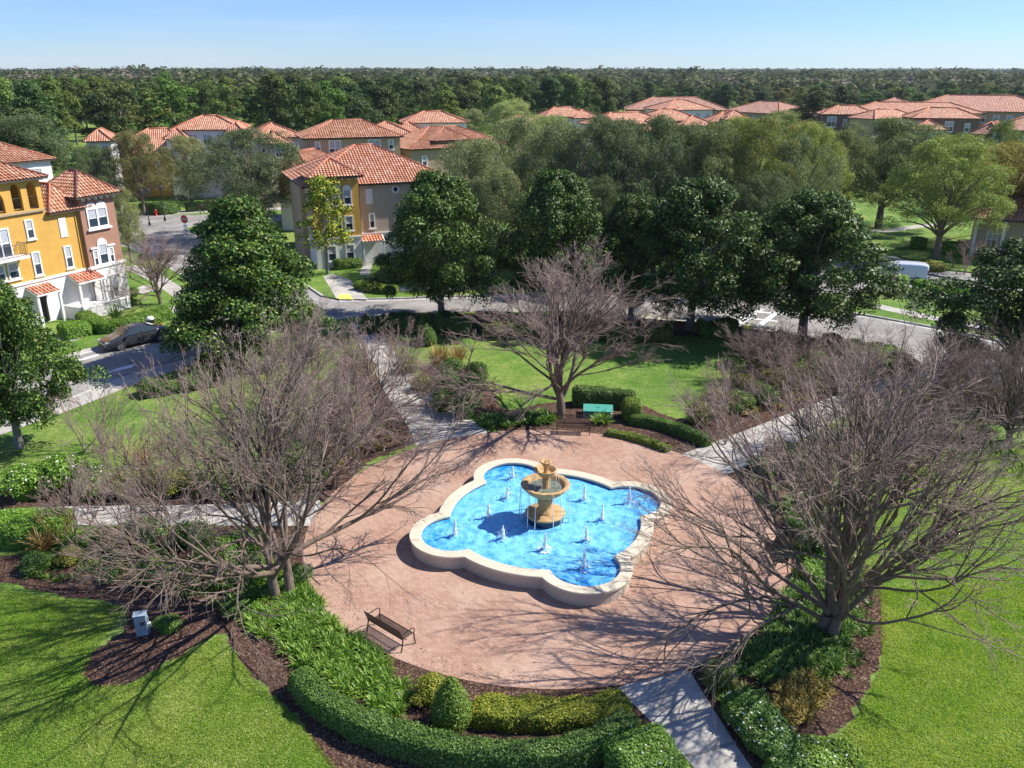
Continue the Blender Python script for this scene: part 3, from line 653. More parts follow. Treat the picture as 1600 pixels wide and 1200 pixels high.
# ---------------------------------------------------------------- fountain pool
def lobed(body, lobe, c=4.05, n=400, rot=R(20), ctr=(CX, 31.35)):
    out = []
    for k in range(n):
        a = 2 * math.pi * k / n; ph = (a - rot + math.pi / 4) % (math.pi / 2) - math.pi / 4
        r = body; s = lobe ** 2 - (c * math.sin(ph)) ** 2
        if s > 0: r = max(r, c * math.cos(ph) + math.sqrt(s))
        out.append((r * math.cos(a), r * math.sin(a)))
    return out
FX, FY = CX, 31.35
def ring_mesh(mb, A, B, za, zb, mi=0):
    n = len(A); vs = [(x, y, za) for x, y in A] + [(x, y, zb) for x, y in B]
    mb.add(vs, [(i, (i + 1) % n, n + (i + 1) % n, n + i) for i in range(n)], mi=mi)
fountain = empty('fountain', (FX, FY, .02), 0, 'quatrefoil fountain with bright blue water, jets and tiered stone bowls on the brick plaza', 'fountain')
mb = MB(); o1 = lobed(4.55, 1.80); i1 = lobed(4.12, 1.42)
ring_mesh(mb, o1, o1, 0, .50); ring_mesh(mb, i1, i1, .50, .05); mb.build('basin_wall', M['stone_side'], fountain); mb = MB()
for k in range(0, 400, 25): x, y = o1[k]; l = math.hypot(x, y); mb.obox((x * (1 - .004 / l), y * (1 - .004 / l), .25), (x / l, y / l, 0), (-y / l, x / l, 0), (0, 0, 1), .01, .006, .248)
mb.build('wall_joints', M['curb'], fountain)
mb = MB(); oo = lobed(4.62, 1.87); ii = lobed(4.08, 1.38); o2 = lobed(4.60, 1.85); i2 = lobed(4.11, 1.41)
ring_mesh(mb, oo, oo, .50, .575); ring_mesh(mb, oo, o2, .575, .60); ring_mesh(mb, o2, i2, .60, .60); ring_mesh(mb, i2, ii, .60, .58); ring_mesh(mb, ii, ii, .58, .50); ring_mesh(mb, ii, oo, .50, .50)
mb.build('coping', M['stone'], fountain)
M['pool_line'] = plain('dark waterline tile', (.02, .06, .12), .2)
M['blue_wall'] = plain('blue pool wall', (.01, .13, .50), .4)
mb = MB(); w1 = lobed(4.11, 1.41); ring_mesh(mb, w1, w1, .498, .44); mb.build('waterline_tiles', M['pool_line'], fountain)
w3 = lobed(4.057, 1.357)
g = np.random.default_rng(3)
jets = [(0.0, 0.0)] * 0
ang0 = R(20)
jets = [(4.05 * math.cos(ang0 + k * math.pi / 2), 4.05 * math.sin(ang0 + k * math.pi / 2)) for k in range(4)] + [(2.45 * math.cos(ang0 + R(22.5) + k * math.pi / 4), 2.45 * math.sin(ang0 + R(22.5) + k * math.pi / 4)) for k in range(8)]
# water surface: fine rings of ripples round the jets and below the bowl
nr, na = 60, 240; wl = lobed(4.12, 1.42, n=na); V = [(0, 0, 0)]; F = []
for i in range(1, nr + 1):
    for k in range(na):
        x, y = wl[k][0] * i / nr, wl[k][1] * i / nr; z = 0
        for jx, jy in jets:
            d = math.hypot(x - jx, y - jy); z += .05 * math.exp(-d * 1.5) * math.sin(13 * d)
        z += .018 * math.sin(3.1 * x + 1.7 * y + 2 * math.sin(2.3 * y)) * math.sin(2.7 * y - 1.1 * x + 1.5 * math.sin(1.9 * x)) + g.normal(0, .006)
        V.append((x, y, z if i < nr else 0))
for k in range(na): F.append((0, 1 + k, 1 + (k + 1) % na, 0))
me = bpy.data.meshes.new('water'); FF = [(0, 1 + k, 1 + (k + 1) % na) for k in range(na)]
for i in range(nr - 1):
    for k in range(na):
        a, b = 1 + i * na + k, 1 + i * na + (k + 1) % na; FF.append((a, a + na, b + na, b))
me.from_pydata(V, [], FF); me.materials.append(M['water']); me.polygons.foreach_set('use_smooth', [True] * len(me.polygons)); me.update()
link('water', me, fountain, (0, 0, .43))
scal = lambda n, amp: (lambda a, r, z: 1 + amp * (abs(math.cos(a * n / 2)) - .5))
mb = MB().lathe([(.80, .2), (.80, .72)], 48); mb.build('tiled_drum', M['tile'], fountain)
mb = MB().lathe([(.78, .715), (.86, .72), (.87, .77), (.85, .80), (.45, .815), (.0, .815)], 48); mb.build('drum_cap', M['fount'], fountain, True)
mb = MB().lathe([(.42, .815), (.40, .90), (.30, .97), (.27, 1.10), (.31, 1.30), (.30, 1.45), (.24, 1.55), (.30, 1.62), (.42, 1.70)], 32, wob=scal(10, .05)); mb.build('pedestal', M['fount'], fountain, True)
mb = MB().lathe([(.40, 1.62), (.62, 1.70), (.80, 1.84), (.90, 1.98), (1.0, 2.08), (1.03, 2.14), (1.0, 2.17), (.84, 2.15), (.80, 2.10), (.72, 1.95), (.5, 1.85), (.0, 1.82)], 72, wob=lambda a, r, z: 1 + (.035 * abs(math.cos(a * 9)) if r > .82 else 0)); mb.build('large_bowl', M['fount'], fountain, True)
mb = MB().lathe([(.0, 1.99), (.76, 1.99)], 40); mb.build('bowl_water', M['foam_w'] if 'foam_w' in M else plain('clear bowl water', (.16, .18, .13), .12, var=.5, scale=4), fountain)
mb = MB().lathe([(.24, 1.85), (.17, 2.0), (.13, 2.2), (.15, 2.36), (.12, 2.45), (.20, 2.52)], 24, wob=scal(8, .06)); mb.build('upper_pedestal', M['fount'], fountain, True)
mb = MB().lathe([(.14, 2.50), (.28, 2.56), (.40, 2.70), (.47, 2.80), (.485, 2.84), (.46, 2.86), (.39, 2.83), (.33, 2.70), (.15, 2.64), (0, 2.64)], 60, wob=lambda a, r, z: 1 + (.03 * abs(math.cos(a * 8)) if r > .38 else 0)); mb.build('small_bowl', M['fount'], fountain, True)
mb = MB().lathe([(.10, 2.64), (.07, 2.78), (.09, 2.95), (.17, 3.08), (.24, 3.17), (.245, 3.2), (.20, 3.21), (.10, 3.12), (.06, 3.10), (.05, 3.2), (0, 3.23)], 32, wob=scal(8, .06)); mb.build('finial_cup', M['fount'], fountain, True)
mb = MB()
for k in range(18):
    a = k * math.pi / 9 + .1; r0, r1 = 1.04, .93 + .12 * g.random()
    if k % 3 == 1: continue
    pts = [(math.cos(a) * (r0 + (r1 + .1 - r0) * t), math.sin(a) * (r0 + (r1 + .1 - r0) * t), 2.12 - 1.7 * t ** 1.6) for t in (0, .15, .35, .6, .8, 1)]
    mb.tube(pts, [.006, .010, .012, .014, .018, .022], 5)
for k in range(10):
    a = k * math.pi / 5; mb.tube([(math.cos(a) * r, math.sin(a) * r, z) for r, z in ((.49, 2.82), (.53, 2.6), (.56, 2.3), (.57, 2.0))], [.005, .009, .01, .012], 5)
mb.build('falling_water', M['foam'], fountain, True)
for k, (jx, jy) in enumerate(jets):
    mb = MB(); h = (.85 if k < 4 else .72) * g.uniform(.85, 1.1); lean = g.uniform(-.05, .05, 2)
    n = 12; V = []; F = []
    for i in range(11):
        t = i / 10; r = .07 * (1 - t) ** .7 + .02 + .012 * math.sin(t * 17 + k)
        for q in range(n):
            a = 2 * math.pi * q / n; rr = r * g.uniform(.75, 1.3); V.append((jx + lean[0] * t + rr * math.cos(a), jy + lean[1] * t + rr * math.sin(a), .40 + h * t))
    for i in range(10):
        for q in range(n): F.append((i * n + q, i * n + (q + 1) % n, (i + 1) * n + (q + 1) % n, (i + 1) * n + q))
    mb.add(V, F); mb.add([(jx + lean[0], jy + lean[1], .42 + h)] + V[-n:], [(0, 1 + q, 1 + (q + 1) % n) for q in range(n)])
    for q in range(60):   # drops round the plume
        a = g.uniform(0, 6.28); rr = min(.5, abs(g.normal(.14, .13)) + .03); z = .43 + abs(g.normal(0, .26)); s = g.uniform(.008, .02)
        mb.obox((jx + rr * math.cos(a), jy + rr * math.sin(a), z), (1, 0, 0), (0, .7, .7), (0, -.7, .7), s, s, s)
    # boil of white water at the foot
    rr0 = g.uniform(.16, .26); V = [(jx, jy, .475)]; m = 20
    for q in range(m):
        a = 2 * math.pi * q / m; rr = rr0 * g.uniform(.65, 1.25); V.append((jx + rr * math.cos(a), jy + rr * math.sin(a), .432))
    mb.add(V, [(0, 1 + q, 1 + (q + 1) % m) for q in range(m)])
    mb.build('water_jet', M['foam'], fountain, True)

# ---------------------------------------------------------------- benches
def bench_proto(loc, rz, label):
    """slatted steel bench 1.8 m long; it faces local +y"""
    b = empty('park_bench', loc, rz, label, 'bench', 'benches round the plaza'); m = M['bench']; W = .86
    mb = MB(); n = 31
    for k in range(n):
        x = -W + .04 + (2 * W - .08) * k / (n - 1)
        mb.tube([(x, -.24, .44), (x, -.1, .425), (x, .12, .43), (x, .24, .45), (x, .27, .42)], .016, 4)
    mb.tube([(-W, -.24, .44), (W, -.24, .44)], .018, 6); mb.tube([(-W, .26, .43), (W, .26, .43)], .02, 6); mb.build('seat', m, b)
    mb = MB()
    for k in range(n):
        x = -W + .04 + (2 * W - .08) * k / (n - 1); mb.tube([(x, -.25, .47), (x, -.29, .62), (x, -.35, .80), (x, -.40, .88)], .016, 4)
    mb.tube([(-W, -.25, .48), (W, -.25, .48)], .016, 6); mb.tube([(-W, -.40, .88), (W, -.40, .88)], .02, 6); mb.build('backrest', m, b)
    for s in (-1, 1):
        x = s * (W + .02)
        MB().tube([(x, -.40, .90), (x, -.30, .62), (x, -.25, .44), (x, -.30, .2), (x, -.36, 0)], .024, 6).build('leg', m, b)
        MB().tube([(x, .26, .43), (x, .27, .2), (x, .32, 0)], .024, 6).build('leg', m, b)
        MB().tube([(x, -.33, .70), (x, 0, .70), (x, .22, .69), (x, .29, .62), (x, .27, .43)], .02, 6).build('armrest', m, b)
    MB().tube([(-W, -.1, .38), (W, -.1, .38)], .016, 6).build('stretcher', m, b)
    return b
_a = P(573, 988); _b = P(627, 1021); dv = (_b - _a); mid = (_a + _b) / 2; rzb = math.atan2(dv.y, dv.x); nrm = Vector((-math.sin(rzb), math.cos(rzb), 0))
bench1 = bench_proto(mid + nrm * .36 + Vector((0, 0, .02)), rzb, 'dark slatted metal bench in the open at the front left edge of the plaza')
_p = (P(871, 678) + P(921, 682)) / 2; copy_tree(bench1, (_p.x, _p.y + .3, .02), math.pi + R(-3), label='dark slatted metal bench in front of the teal cabinet, behind the fountain')
_p = P(1212, 884); copy_tree(bench1, (_p.x, _p.y + .35, .02), R(88), label='dark slatted metal bench on the right edge of the plaza beneath bare branches')

# ---------------------------------------------------------------- small street things
def transformer():
    p = P(935, 652); r = empty('utility_cabinet', (p.x, p.y + .35, 0), R(-6), 'low teal green utility cabinet with sloped lid behind the back bench', 'utility cabinet')
    mb = MB().box(-.72, .72, -.30, .42, .06, .40); mb.build('body', M['teal'], r, bevel=.02)
    mb = MB(); V = [(-.85, -.5, .36), (.85, -.5, .36), (.85, .5, .40), (-.85, .5, .40), (-.85, -.5, .42), (.85, -.5, .42), (.85, .5, .47), (-.85, .5, .47)]
    mb.add(V, [(3, 2, 1, 0), (4, 5, 6, 7), (0, 1, 5, 4), (1, 2, 6, 5), (2, 3, 7, 6), (3, 0, 4, 7)]); mb.tube([(-.1, .05, .46), (.1, .05, .46)], .02, 6); mb.build('lid', M['teal_top'], r, bevel=.015)
    MB().box(-.6, -.02, -.32, -.303, .12, .34).build('door', M['teal'], r); MB().box(.02, .6, -.32, -.303, .12, .34).build('door', M['teal'], r)
    MB().box(-.85, .85, -.5, .55, 0, .07).build('pad', M['curb'], r)
transformer()
def control_box():
    p = P(224, 990); r = empty('control_box', (p.x, p.y, 0), R(14), 'grey blue steel control cabinet standing in the left mulch bed', 'control box')
    MB().box(-.20, .20, -.14, .14, .0, .82).build('cabinet', M['grey'], r, bevel=.01)
    MB().box(-.18, .18, -.155, -.141, .28, .78).build('door', M['grey'], r); MB().box(-.22, .22, -.18, .16, .82, .85).build('roof', M['grey'], r)
    MB().box(.0, .14, -.172, -.156, .45, .60).build('meter_window', M['glass'], r); MB().tube([(.22, 0, .0), (.22, 0, .7)], .03, 8).build('conduit', M['grey'], r)
    MB().box(.2, .30, -.05, .05, .30, .42).build('outlet_box', M['white'], r)
control_box()
def stop_sign():
    p = P(294, 383); r = empty('stop_sign', p, R(-12), 'red octagonal stop sign with a small white plate on its post at the corner', 'stop sign')
    MB().tube([(0, 0, 0), (0, 0, 2.95)], .045, 8).build('post', M['grey'], r)
    def octo(rad, y, t): 
        v = [(rad * math.cos(R(22.5 + 45 * k)), yy, 2.95 + rad * math.sin(R(22.5 + 45 * k))) for yy in (y - t, y) for k in range(8)]
        return v, [tuple(range(8)), tuple(range(15, 7, -1))] + [(k, k + 8, (k + 1) % 8 + 8, (k + 1) % 8) for k in range(8)]
    MB().add(*octo(.50, -.05, .012)).build('border', M['white'], r); MB().add(*octo(.46, -.065, .004)).build('sign_face', M['red'], r)
    fc = bpy.data.curves.new('STOP', 'FONT'); fc.body = 'STOP'; fc.align_x = 'CENTER'; fc.align_y = 'CENTER'; fc.size = .34; fc.extrude = .003; fc.materials.append(M['white'])
    t = bpy.data.objects.new('lettering', fc); COL.objects.link(t)
    dg = bpy.context.evaluated_depsgraph_get(); me = bpy.data.meshes.new_from_object(t.evaluated_get(dg)); bpy.data.objects.remove(t)
    o = link('lettering', me, r, (0, -.075, 2.95)); o.rotation_euler = (R(90), 0, 0)
    MB().box(-.22, .22, -.06, -.045, 2.0, 2.38).build('plate', M['white'], r)
stop_sign()
def lamp(p, two, label):
    r = empty('street_lamp', p, 0, label, 'street lamp'); H = 3.9
    MB().lathe([(.16, 0), (.16, .3), (.09, .45), (.06, .7), (.055, H)], 12).build('post', M['iron'], r, True)
    for s in ((-.45, .45) if two else (0,)):
        if two: MB().tube([(0, 0, H - .25), (s * .6, 0, H - .15), (s, 0, H)], .03, 6).build('arm', M['iron'], r)
        MB().lathe([(.06, H), (.12, H + .08), (.2, H + .45), (.0, H + .45)], 8, c=(s, 0)).build('lantern', M['glass'], r)
        MB().lathe([(.24, H + .45), (.2, H + .55), (.06, H + .68), (.03, H + .8), (0, H + .82)], 8, c=(s, 0)).build('lantern_cap', M['iron'], r)
lamp(P(258, 345), False, 'black single lantern street lamp on the far verge right of the leaning oak')
lamp(P(234, 352), True, 'black twin lantern street lamp at the left of the far verge')
p = P(237, 513); r = empty('trash_bin', (p.x, p.y, 0), R(20), 'black bin topped with a white bag on the verge behind the parked sedan', 'trash bin')
MB().lathe([(0, .02), (.24, .02), (.29, .7), (.30, .72), (.27, .74)], 20).build('bin_body', M['plastic'], r, True)
MB().lathe([(.28, .70), (.30, .78), (.24, .90), (.1, .96), (0, .95)], 16, wob=lambda a, rr, z: 1 + .12 * math.sin(5 * a) * math.cos(3 * a)).build('bag', M['white'], r, True)
p = P(244, 336); r = empty('fire_hydrant', (p.x, p.y, -.15), 0, 'small red fire hydrant on the far verge beside the lamps', 'fire hydrant')
MB().lathe([(.2, 0), (.2, .08), (.13, .1), (.13, .65), (.17, .68), (.12, .85), (.04, .92), (0, .94)], 14).build('barrel', M['red'], r, True)
for s in (-1, 1): MB().tube([(s * .1, 0, .5), (s * .24, 0, .5)], .06, 8).build('nozzle', M['red'], r)
def person(p, rz, label, shirt, s=1.0):
    r = empty('person', p, rz, label, 'person', None)
    J = {'pel': (0, 0, .95), 'che': (0, .02, 1.25), 'nk': (0, .02, 1.46), 'hd': (0, .04, 1.60), 'top': (0, .03, 1.74), 'sl': (-.19, .02, 1.40), 'sr': (.19, .02, 1.40), 'el': (-.24, -.1, 1.13), 'er': (.24, .13, 1.14), 'hl': (-.22, -.02, .90), 'hr': (.21, .30, 1.02), 'pl': (-.1, 0, .9), 'pr': (.1, 0, .9), 'kl': (-.1, .22, .52), 'kr': (.1, -.05, .50), 'al': (-.1, .27, .09), 'ar': (.1, -.36, .16), 'tl': (-.1, .42, .04), 'tr': (.1, -.27, .04)}
    E = [('pel', 'che'), ('che', 'nk'), ('nk', 'hd'), ('hd', 'top'), ('che', 'sl'), ('che', 'sr'), ('sl', 'el'), ('el', 'hl'), ('sr', 'er'), ('er', 'hr'), ('pel', 'pl'), ('pel', 'pr'), ('pl', 'kl'), ('kl', 'al'), ('al', 'tl'), ('pr', 'kr'), ('kr', 'ar'), ('ar', 'tr')]
    rad = {'pel': .15, 'che': .15, 'nk': .06, 'hd': .10, 'top': .07, 'sl': .07, 'sr': .07, 'el': .045, 'er': .045, 'hl': .03, 'hr': .03, 'pl': .095, 'pr': .095, 'kl': .065, 'kr': .065, 'al': .045, 'ar': .045, 'tl': .035, 'tr': .035}
    ks = list(J); me = bpy.data.meshes.new('body'); me.from_pydata([J[k] for k in ks], [(ks.index(a), ks.index(b)) for a, b in E], [])
    o = link('body', me, r); me.materials.append(M['skin']); me.materials.append(shirt); me.materials.append(M['trousers']); me.materials.append(M['plastic'])
    sk = o.modifiers.new('skin', 'SKIN'); lay = me.skin_vertices[0] if len(me.skin_vertices) else None
    if lay is None:
        bpy.context.view_layer.objects.active = o; bm = bmesh.new(); bm.from_mesh(me); bm.verts.layers.skin.verify(); bm.to_mesh(me); bm.free(); lay = me.skin_vertices[0]
    for i, k in enumerate(ks): lay.data[i].radius = (rad[k], rad[k])
    lay.data[0].use_root = True
    ss = o.modifiers.new('sub', 'SUBSURF'); ss.levels = 1; ss.render_levels = 1
    dg = bpy.context.evaluated_depsgraph_get(); m2 = bpy.data.meshes.new_from_object(o.evaluated_get(dg)); o.modifiers.clear(); o.data = m2
    while len(m2.materials) < 4: m2.materials.append([M['skin'], shirt, M['trousers'], M['plastic']][len(m2.materials)])
    for f in m2.polygons:
        c = f.center; f.material_index = 2 if c.z < .95 and abs(c.x) < .17 else (1 if c.z < 1.47 and c.z > .95 or abs(c.x) > .17 and c.z > 1.0 else 0)
        if c.z < .10: f.material_index = 3
        f.use_smooth = True
    MB().lathe([(.0, 1.80), (.09, 1.77), (.125, 1.68), (.12, 1.60), (.06, 1.57)], 12, c=(0, .01)).build('hair', M['plastic'], r, True)
    r.scale = (s, s, s); return r
p = P(317, 334); person((p.x, p.y, -.145), R(100), 'person in a dark red top walking along the far pavement', M['shirt'])
# ---------------------------------------------------------------- houses
def hip_roof(root, x0, x1, y0, y1, z, rise, ov=.45, detail=False, color=(1, 1, 1, 1), caps='ridge', board=True):
    X0, X1, Y0, Y1 = x0 - ov, x1 + ov, y0 - ov, y1 + ov; w, d = X1 - X0, Y1 - Y0
    if w >= d: Ra, Rb = Vector((X0 + d / 2, (Y0 + Y1) / 2, z + rise)), Vector((X1 - d / 2, (Y0 + Y1) / 2, z + rise))
    else: Ra, Rb = Vector(((X0 + X1) / 2, Y0 + w / 2, z + rise)), Vector(((X0 + X1) / 2, Y1 - w / 2, z + rise))
    c = [Vector((X0, Y0, z)), Vector((X1, Y0, z)), Vector((X1, Y1, z)), Vector((X0, Y1, z))]
    if w >= d: tops = [(Ra, Rb), (Rb, Rb), (Rb, Ra), (Ra, Ra)]
    else: tops = [(Ra, Ra), (Ra, Rb), (Rb, Rb), (Rb, Ra)]
    mb = MB()
    for k in range(4):
        A, B = c[k], c[(k + 1) % 4]; TA, TB = tops[k]; U = (B - A).normalized(); L = (B - A).length
        up = (TA - A) - U * (TA - A).dot(U); S = up.length; up.normalize(); N = U.cross(up)
        la, lb = (TA - A).dot(U), (B - TB).dot(U)
        if not detail:
            pts = [A, B] + ([TB, TA] if (TB - TA).length > .01 else [TB]); uv = [((p - A).dot(U), (p - A).dot(up)) for p in pts]
            mb.add(pts, [tuple(range(len(pts)))], [uv]); continue
        nv = max(2, round(S / .36)); dv = S / nv; us = .1
        for r in range(nv):
            v0, v1 = r * dv, (r + 1) * dv; lo, hi = la * v0 / S, L - lb * v0 / S; lo1, hi1 = la * v1 / S, L - lb * v1 / S
            k0, k1 = math.floor(lo / us), math.ceil(hi / us); V = []; 
            for q in range(k0, k1 + 1):
                u = q * us; h = .045 * math.cos(2 * math.pi * u / .3)
                ua = min(max(u, lo), hi); ub = min(max(u, lo1), hi1)
                V.append(A + U * ua + up * v0 + N * (h + .075)); V.append(A + U * ub + up * (v1 + .02) + N * (h + .02))
            n = k1 - k0; V2 = []; F2 = []; UV = []
            for q in range(n):
                F2.append((2 * q, 2 * q + 2, 2 * q + 3, 2 * q + 1)); u = (k0 + q) * us + .001; UV.append([(u, v0 + .05), (u + us * .9, v0 + .05), (u + us * .9, v0 + .3), (u, v0 + .3)])
            mb.add(V, F2, UV)
    rf = mb.build('roof', M['roof'], root); rf.color = color
    t = MB(); rr = .09 if detail else .12
    for k in range(4): t.tube([c[k] + Vector((0, 0, .05)), tops[k][0] + Vector((0, 0, .05))], rr, 6)
    if (Ra - Rb).length > .05: t.tube([Ra + Vector((0, 0, .05)), Rb + Vector((0, 0, .05))], rr, 6)
    rt = t.build('ridge_tiles', M[caps], rf, True)
    if board: MB().box(X0 + .04, X1 - .04, Y0 + .04, Y1 - .04, z - .16, z + .0).build('eave_board', M['fascia'], rf)
    return rf
WCACHE = {}
def window(root, x, z, w, h, face='front', at=0.0, kind='plain', name='window'):
    """one window on a wall: trim, glass, blinds; x along the wall, z its middle, at = the wall's plane"""
    key = (round(w, 2), round(h, 2), kind, name)
    if key not in WCACHE:
        fr = MB(); t = .11; pn = MB(); W, H = w / 2, h / 2
        if kind == 'shutter': fr.box(-W, W, -.06, 0, -H, H); pn = None
        elif kind == 'round':
            V = []; n = 24
            for r, y in ((W, 0), (W, -.08), (W * .6, -.08), (W * .6, 0)): V += [(r * math.cos(2 * math.pi * k / n), y, r * math.sin(2 * math.pi * k / n)) for k in range(n)]
            fr.add(V, [(i * n + k, (i + 1) * n + k, (i + 1) * n + (k + 1) % n, i * n + (k + 1) % n) for i in range(3) for k in range(n)])
            pn.add([(W * .62 * math.cos(2 * math.pi * k / n), -.03, W * .62 * math.sin(2 * math.pi * k / n)) for k in range(n)], [tuple(range(n))[::-1]])
        else:
            for b in ((-W, -W + t, -H, H), (W - t, W, -H, H), (-W + t, W - t, H - t, H), (-W + t, W - t, -H, -H + t)): fr.box(b[0], b[1], -.085, 0, b[2], b[3])
            fr.box(-W + t, W - t, -.055, -.012, -.03, .03)
            if kind in ('wide', 'french'): fr.box(-.04, .04, -.06, -.011, -H + t, H - t)
            if kind == 'arch' or kind == 'arch_pair':
                n = 12; cs = (0,) if kind == 'arch' else (-W / 2, W / 2); rad = W if kind == 'arch' else W / 2
                for cx in cs:
                    V = [(cx + rad * math.cos(math.pi * k / n), y, H + rad * .95 * math.sin(math.pi * k / n)) for y in (-.08, 0) for k in range(n + 1)]
                    fr.add(V, [tuple(range(n + 1))[::-1]] + [(k, k + 1, n + 2 + k, n + 1 + k) for k in range(n)])
                    for k in range(1, 6): # fluting of the shell
                        a = math.pi * k / 6; fr.tube([(cx + .1 * math.cos(a), -.09, H + .1 * math.sin(a)), (cx + rad * .85 * math.cos(a), -.09, H + rad * .8 * math.sin(a))], .012, 4)
                if kind == 'arch_pair': fr.box(-.07, .07, -.09, -.01, -H + t, H)
            if kind != 'bare': fr.box(-W - .08, W + .08, -.14, 0, -H - .1, -H - .002)
            pn.add([(-W + .04, -.025, -H + .04), (W - .04, -.025, -H + .04), (W - .04, -.025, H - .04), (-W + .04, -.025, H - .04)], [(0, 1, 2, 3)])
        f = fr.build(name, M['white'], None); p = pn.build('pane', M['glass'], f) if pn else None; bl = None
        if p and h > .9 and kind != 'round':
            bb = MB()
            for k in range(int((h * .5) / .09)): z1 = H - t - .01 - k * .09; bb.add([(-W + t, -.03 - .008, z1 - .07), (W - t, -.03 - .008, z1 - .07), (W - t, -.03, z1), (-W + t, -.03, z1)], [(0, 1, 2, 3)])
            bl = bb.build('blind', M['blind'], f)
        WCACHE[key] = (f, p, bl); o = f; fresh = True
    else:
        f, p, bl = WCACHE[key]; o = f.copy(); COL.objects.link(o)
        for c in (p, bl):
            if c: q = c.copy(); COL.objects.link(q); q.parent = o
    o.parent = root
    if face == 'front': o.location = (x, at, z); o.rotation_euler = (0, 0, 0)
    elif face == 'right': o.location = (at, x, z); o.rotation_euler = (0, 0, R(90))
    else: o.location = (at, x, z); o.rotation_euler = (0, 0, R(-90))
    return o
def block(root, x0, x1, y0, y1, z0, z1, mat, name='wall'): return MB().box(x0, x1, y0, y1, z0, z1).build(name, M[mat], root)
def trim(root, x0, x1, y0, y1, z0, z1, name='trim', mat='white'): return MB().box(x0, x1, y0, y1, z0, z1).build(name, M[mat], root)
def canopy(root, x0, x1, y, z, out=1.1, drop=.5, mat_caps='ridge'):
    """small lean-to of tiles over a door, on two posts"""
    mb = MB(); A = Vector((x0, y - out, z - drop)); U = Vector((1, 0, 0)); up = Vector((0, out, drop)); S = up.length; up.normalize(); N = U.cross(up); nv = 3; dv = S / nv
    for r in range(nv):
        V = []; n = int((x1 - x0) / .1)
        for q in range(n + 1):
            h = .05 * math.cos(2 * math.pi * q * .1 / .3); V += [A + U * q * .1 + up * r * dv + N * (h + .08), A + U * q * .1 + up * (r * dv + dv + .02) + N * (h + .02)]
        mb.add(V, [(2 * q, 2 * q + 2, 2 * q + 3, 2 * q + 1) for q in range(n)], [[(q * .1, r * .4 + .05), (q * .1 + .09, r * .4 + .05), (q * .1 + .09, r * .4 + .3), (q * .1, r * .4 + .3)] for q in range(n)])
    c = mb.build('porch_roof', M['roof'], root); c.color = (1.15, .95, .9, 1)
    b = MB(); b.add([(x0, y - out, z - drop - .12), (x1, y - out, z - drop - .12), (x1, y, z - .12), (x0, y, z - .12), (x0, y - out, z - drop), (x1, y - out, z - drop), (x1, y, z), (x0, y, z)], [(3, 2, 1, 0), (4, 5, 6, 7), (0, 1, 5, 4), (1, 2, 6, 5), (2, 3, 7, 6), (3, 0, 4, 7)])
    b.build('eave_board', M['white'], c)
    for xx in (x0 + .12, x1 - .12): MB().box(xx - .09, xx + .09, y - out + .08, y - out + .26, 0, z - drop - .13).build('column', M['white_stucco'], root)
def balcony_rail(root, x0, x1, y0, y1, z, h=.95, name='railing'):
    mb = MB(); pts = [(x0, y1), (x0, y0), (x1, y0), (x1, y1)]
    for zz in (z + .08, z + h): mb.tube([(x, y, zz) for x, y in pts], .022, 5)
    for (ax, ay), (bx, by) in zip(pts, pts[1:]):
        n = max(1, int(math.hypot(bx - ax, by - ay) / .13))
        for k in range(n + 1): mb.tube([(ax + (bx - ax) * k / n, ay + (by - ay) * k / n, z + .05), (ax + (bx - ax) * k / n, ay + (by - ay) * k / n, z + h)], .011, 4, False)
    return mb.build(name, M['iron'], root)

# --- the ochre and terracotta house on the left
o = P(203, 468); lh = empty('townhouse', (o.x, o.y, 0), R(65), 'ochre and terracotta townhouse with white ground floor and tiled porches at the left edge', 'house')
block(lh, -15, -.15, .25, 10, 0, 3.36, 'white_stucco'); block(lh, -3.3, .05, -.06, 9, 0, 3.36, 'white_stucco')
block(lh, -15, -3.3, .3, 10, 3.36, 8.30, 'yellow'); block(lh, -3.3, 0, 0, 8.9, 3.36, 9.15, 'brown')
trim(lh, -3.5, .14, -.16, -.0, 3.30, 3.52); trim(lh, -15, -3.5, .16, .3, 3.30, 3.48); trim(lh, .0, .14, .0, 9.1, 3.30, 3.52)
block(lh, -15, -6.1, .3, 4.6, 8.30, 8.72, 'yellow'); block(lh, -6.35, -6.1, .5, 4.6, 8.72, 11.05, 'yellow'); block(lh, -15, -6.1, 3.8, 4.6, 8.72, 11.05, 'tan'); 
# loggia: piers with arches
def arcade(root, x0, x1, y, z0, z1, piers, mat):
    mb = MB(); ops = []
    xs = [x0] + [v for p in piers for v in p] + [x1]
    for a, b in zip(xs[0::2], xs[1::2]): mb.box(a, b, y, y + .28, z0, z1)
    for (a, b) in piers:
        r = (b - a) / 2; zc = z1 - .35 - r; n = 12; cx = (a + b) / 2; V = []
        for yy in (y, y + .28):
            V += [(cx + r * math.cos(math.pi * k / n), yy, zc + r * math.sin(math.pi * k / n)) for k in range(n + 1)] + [(cx + r * math.cos(math.pi * k / n), yy, z1) for k in range(n + 1)]
        m = 2 * (n + 1); F = []
        for k in range(n): F += [(k + 1, k, n + 1 + k, n + 2 + k), (m + k, m + k + 1, m + n + 2 + k, m + n + 1 + k), (k, k + 1, m + k + 1, m + k)]
        mb.add(V, F)
    return mb.build('arcade', M[mat], root)
arcade(lh, -15, -6.1, .3, 8.725, 11.05, [(-14.4, -12.2), (-11.6, -9.2), (-8.55, -7.75), (-7.25, -6.5)], 'yellow')
balcony_rail(lh, -14.4, -6.5, .42, .5, 8.75, .9); trim(lh, -15, -6.2, .12, .3, 8.52, 8.66, 'ledge', 'tan')
door_l = MB().box(-9.9, -9.1, 3.72, 3.8, 8.75, 10.7).build('loggia_door', M['white'], lh)
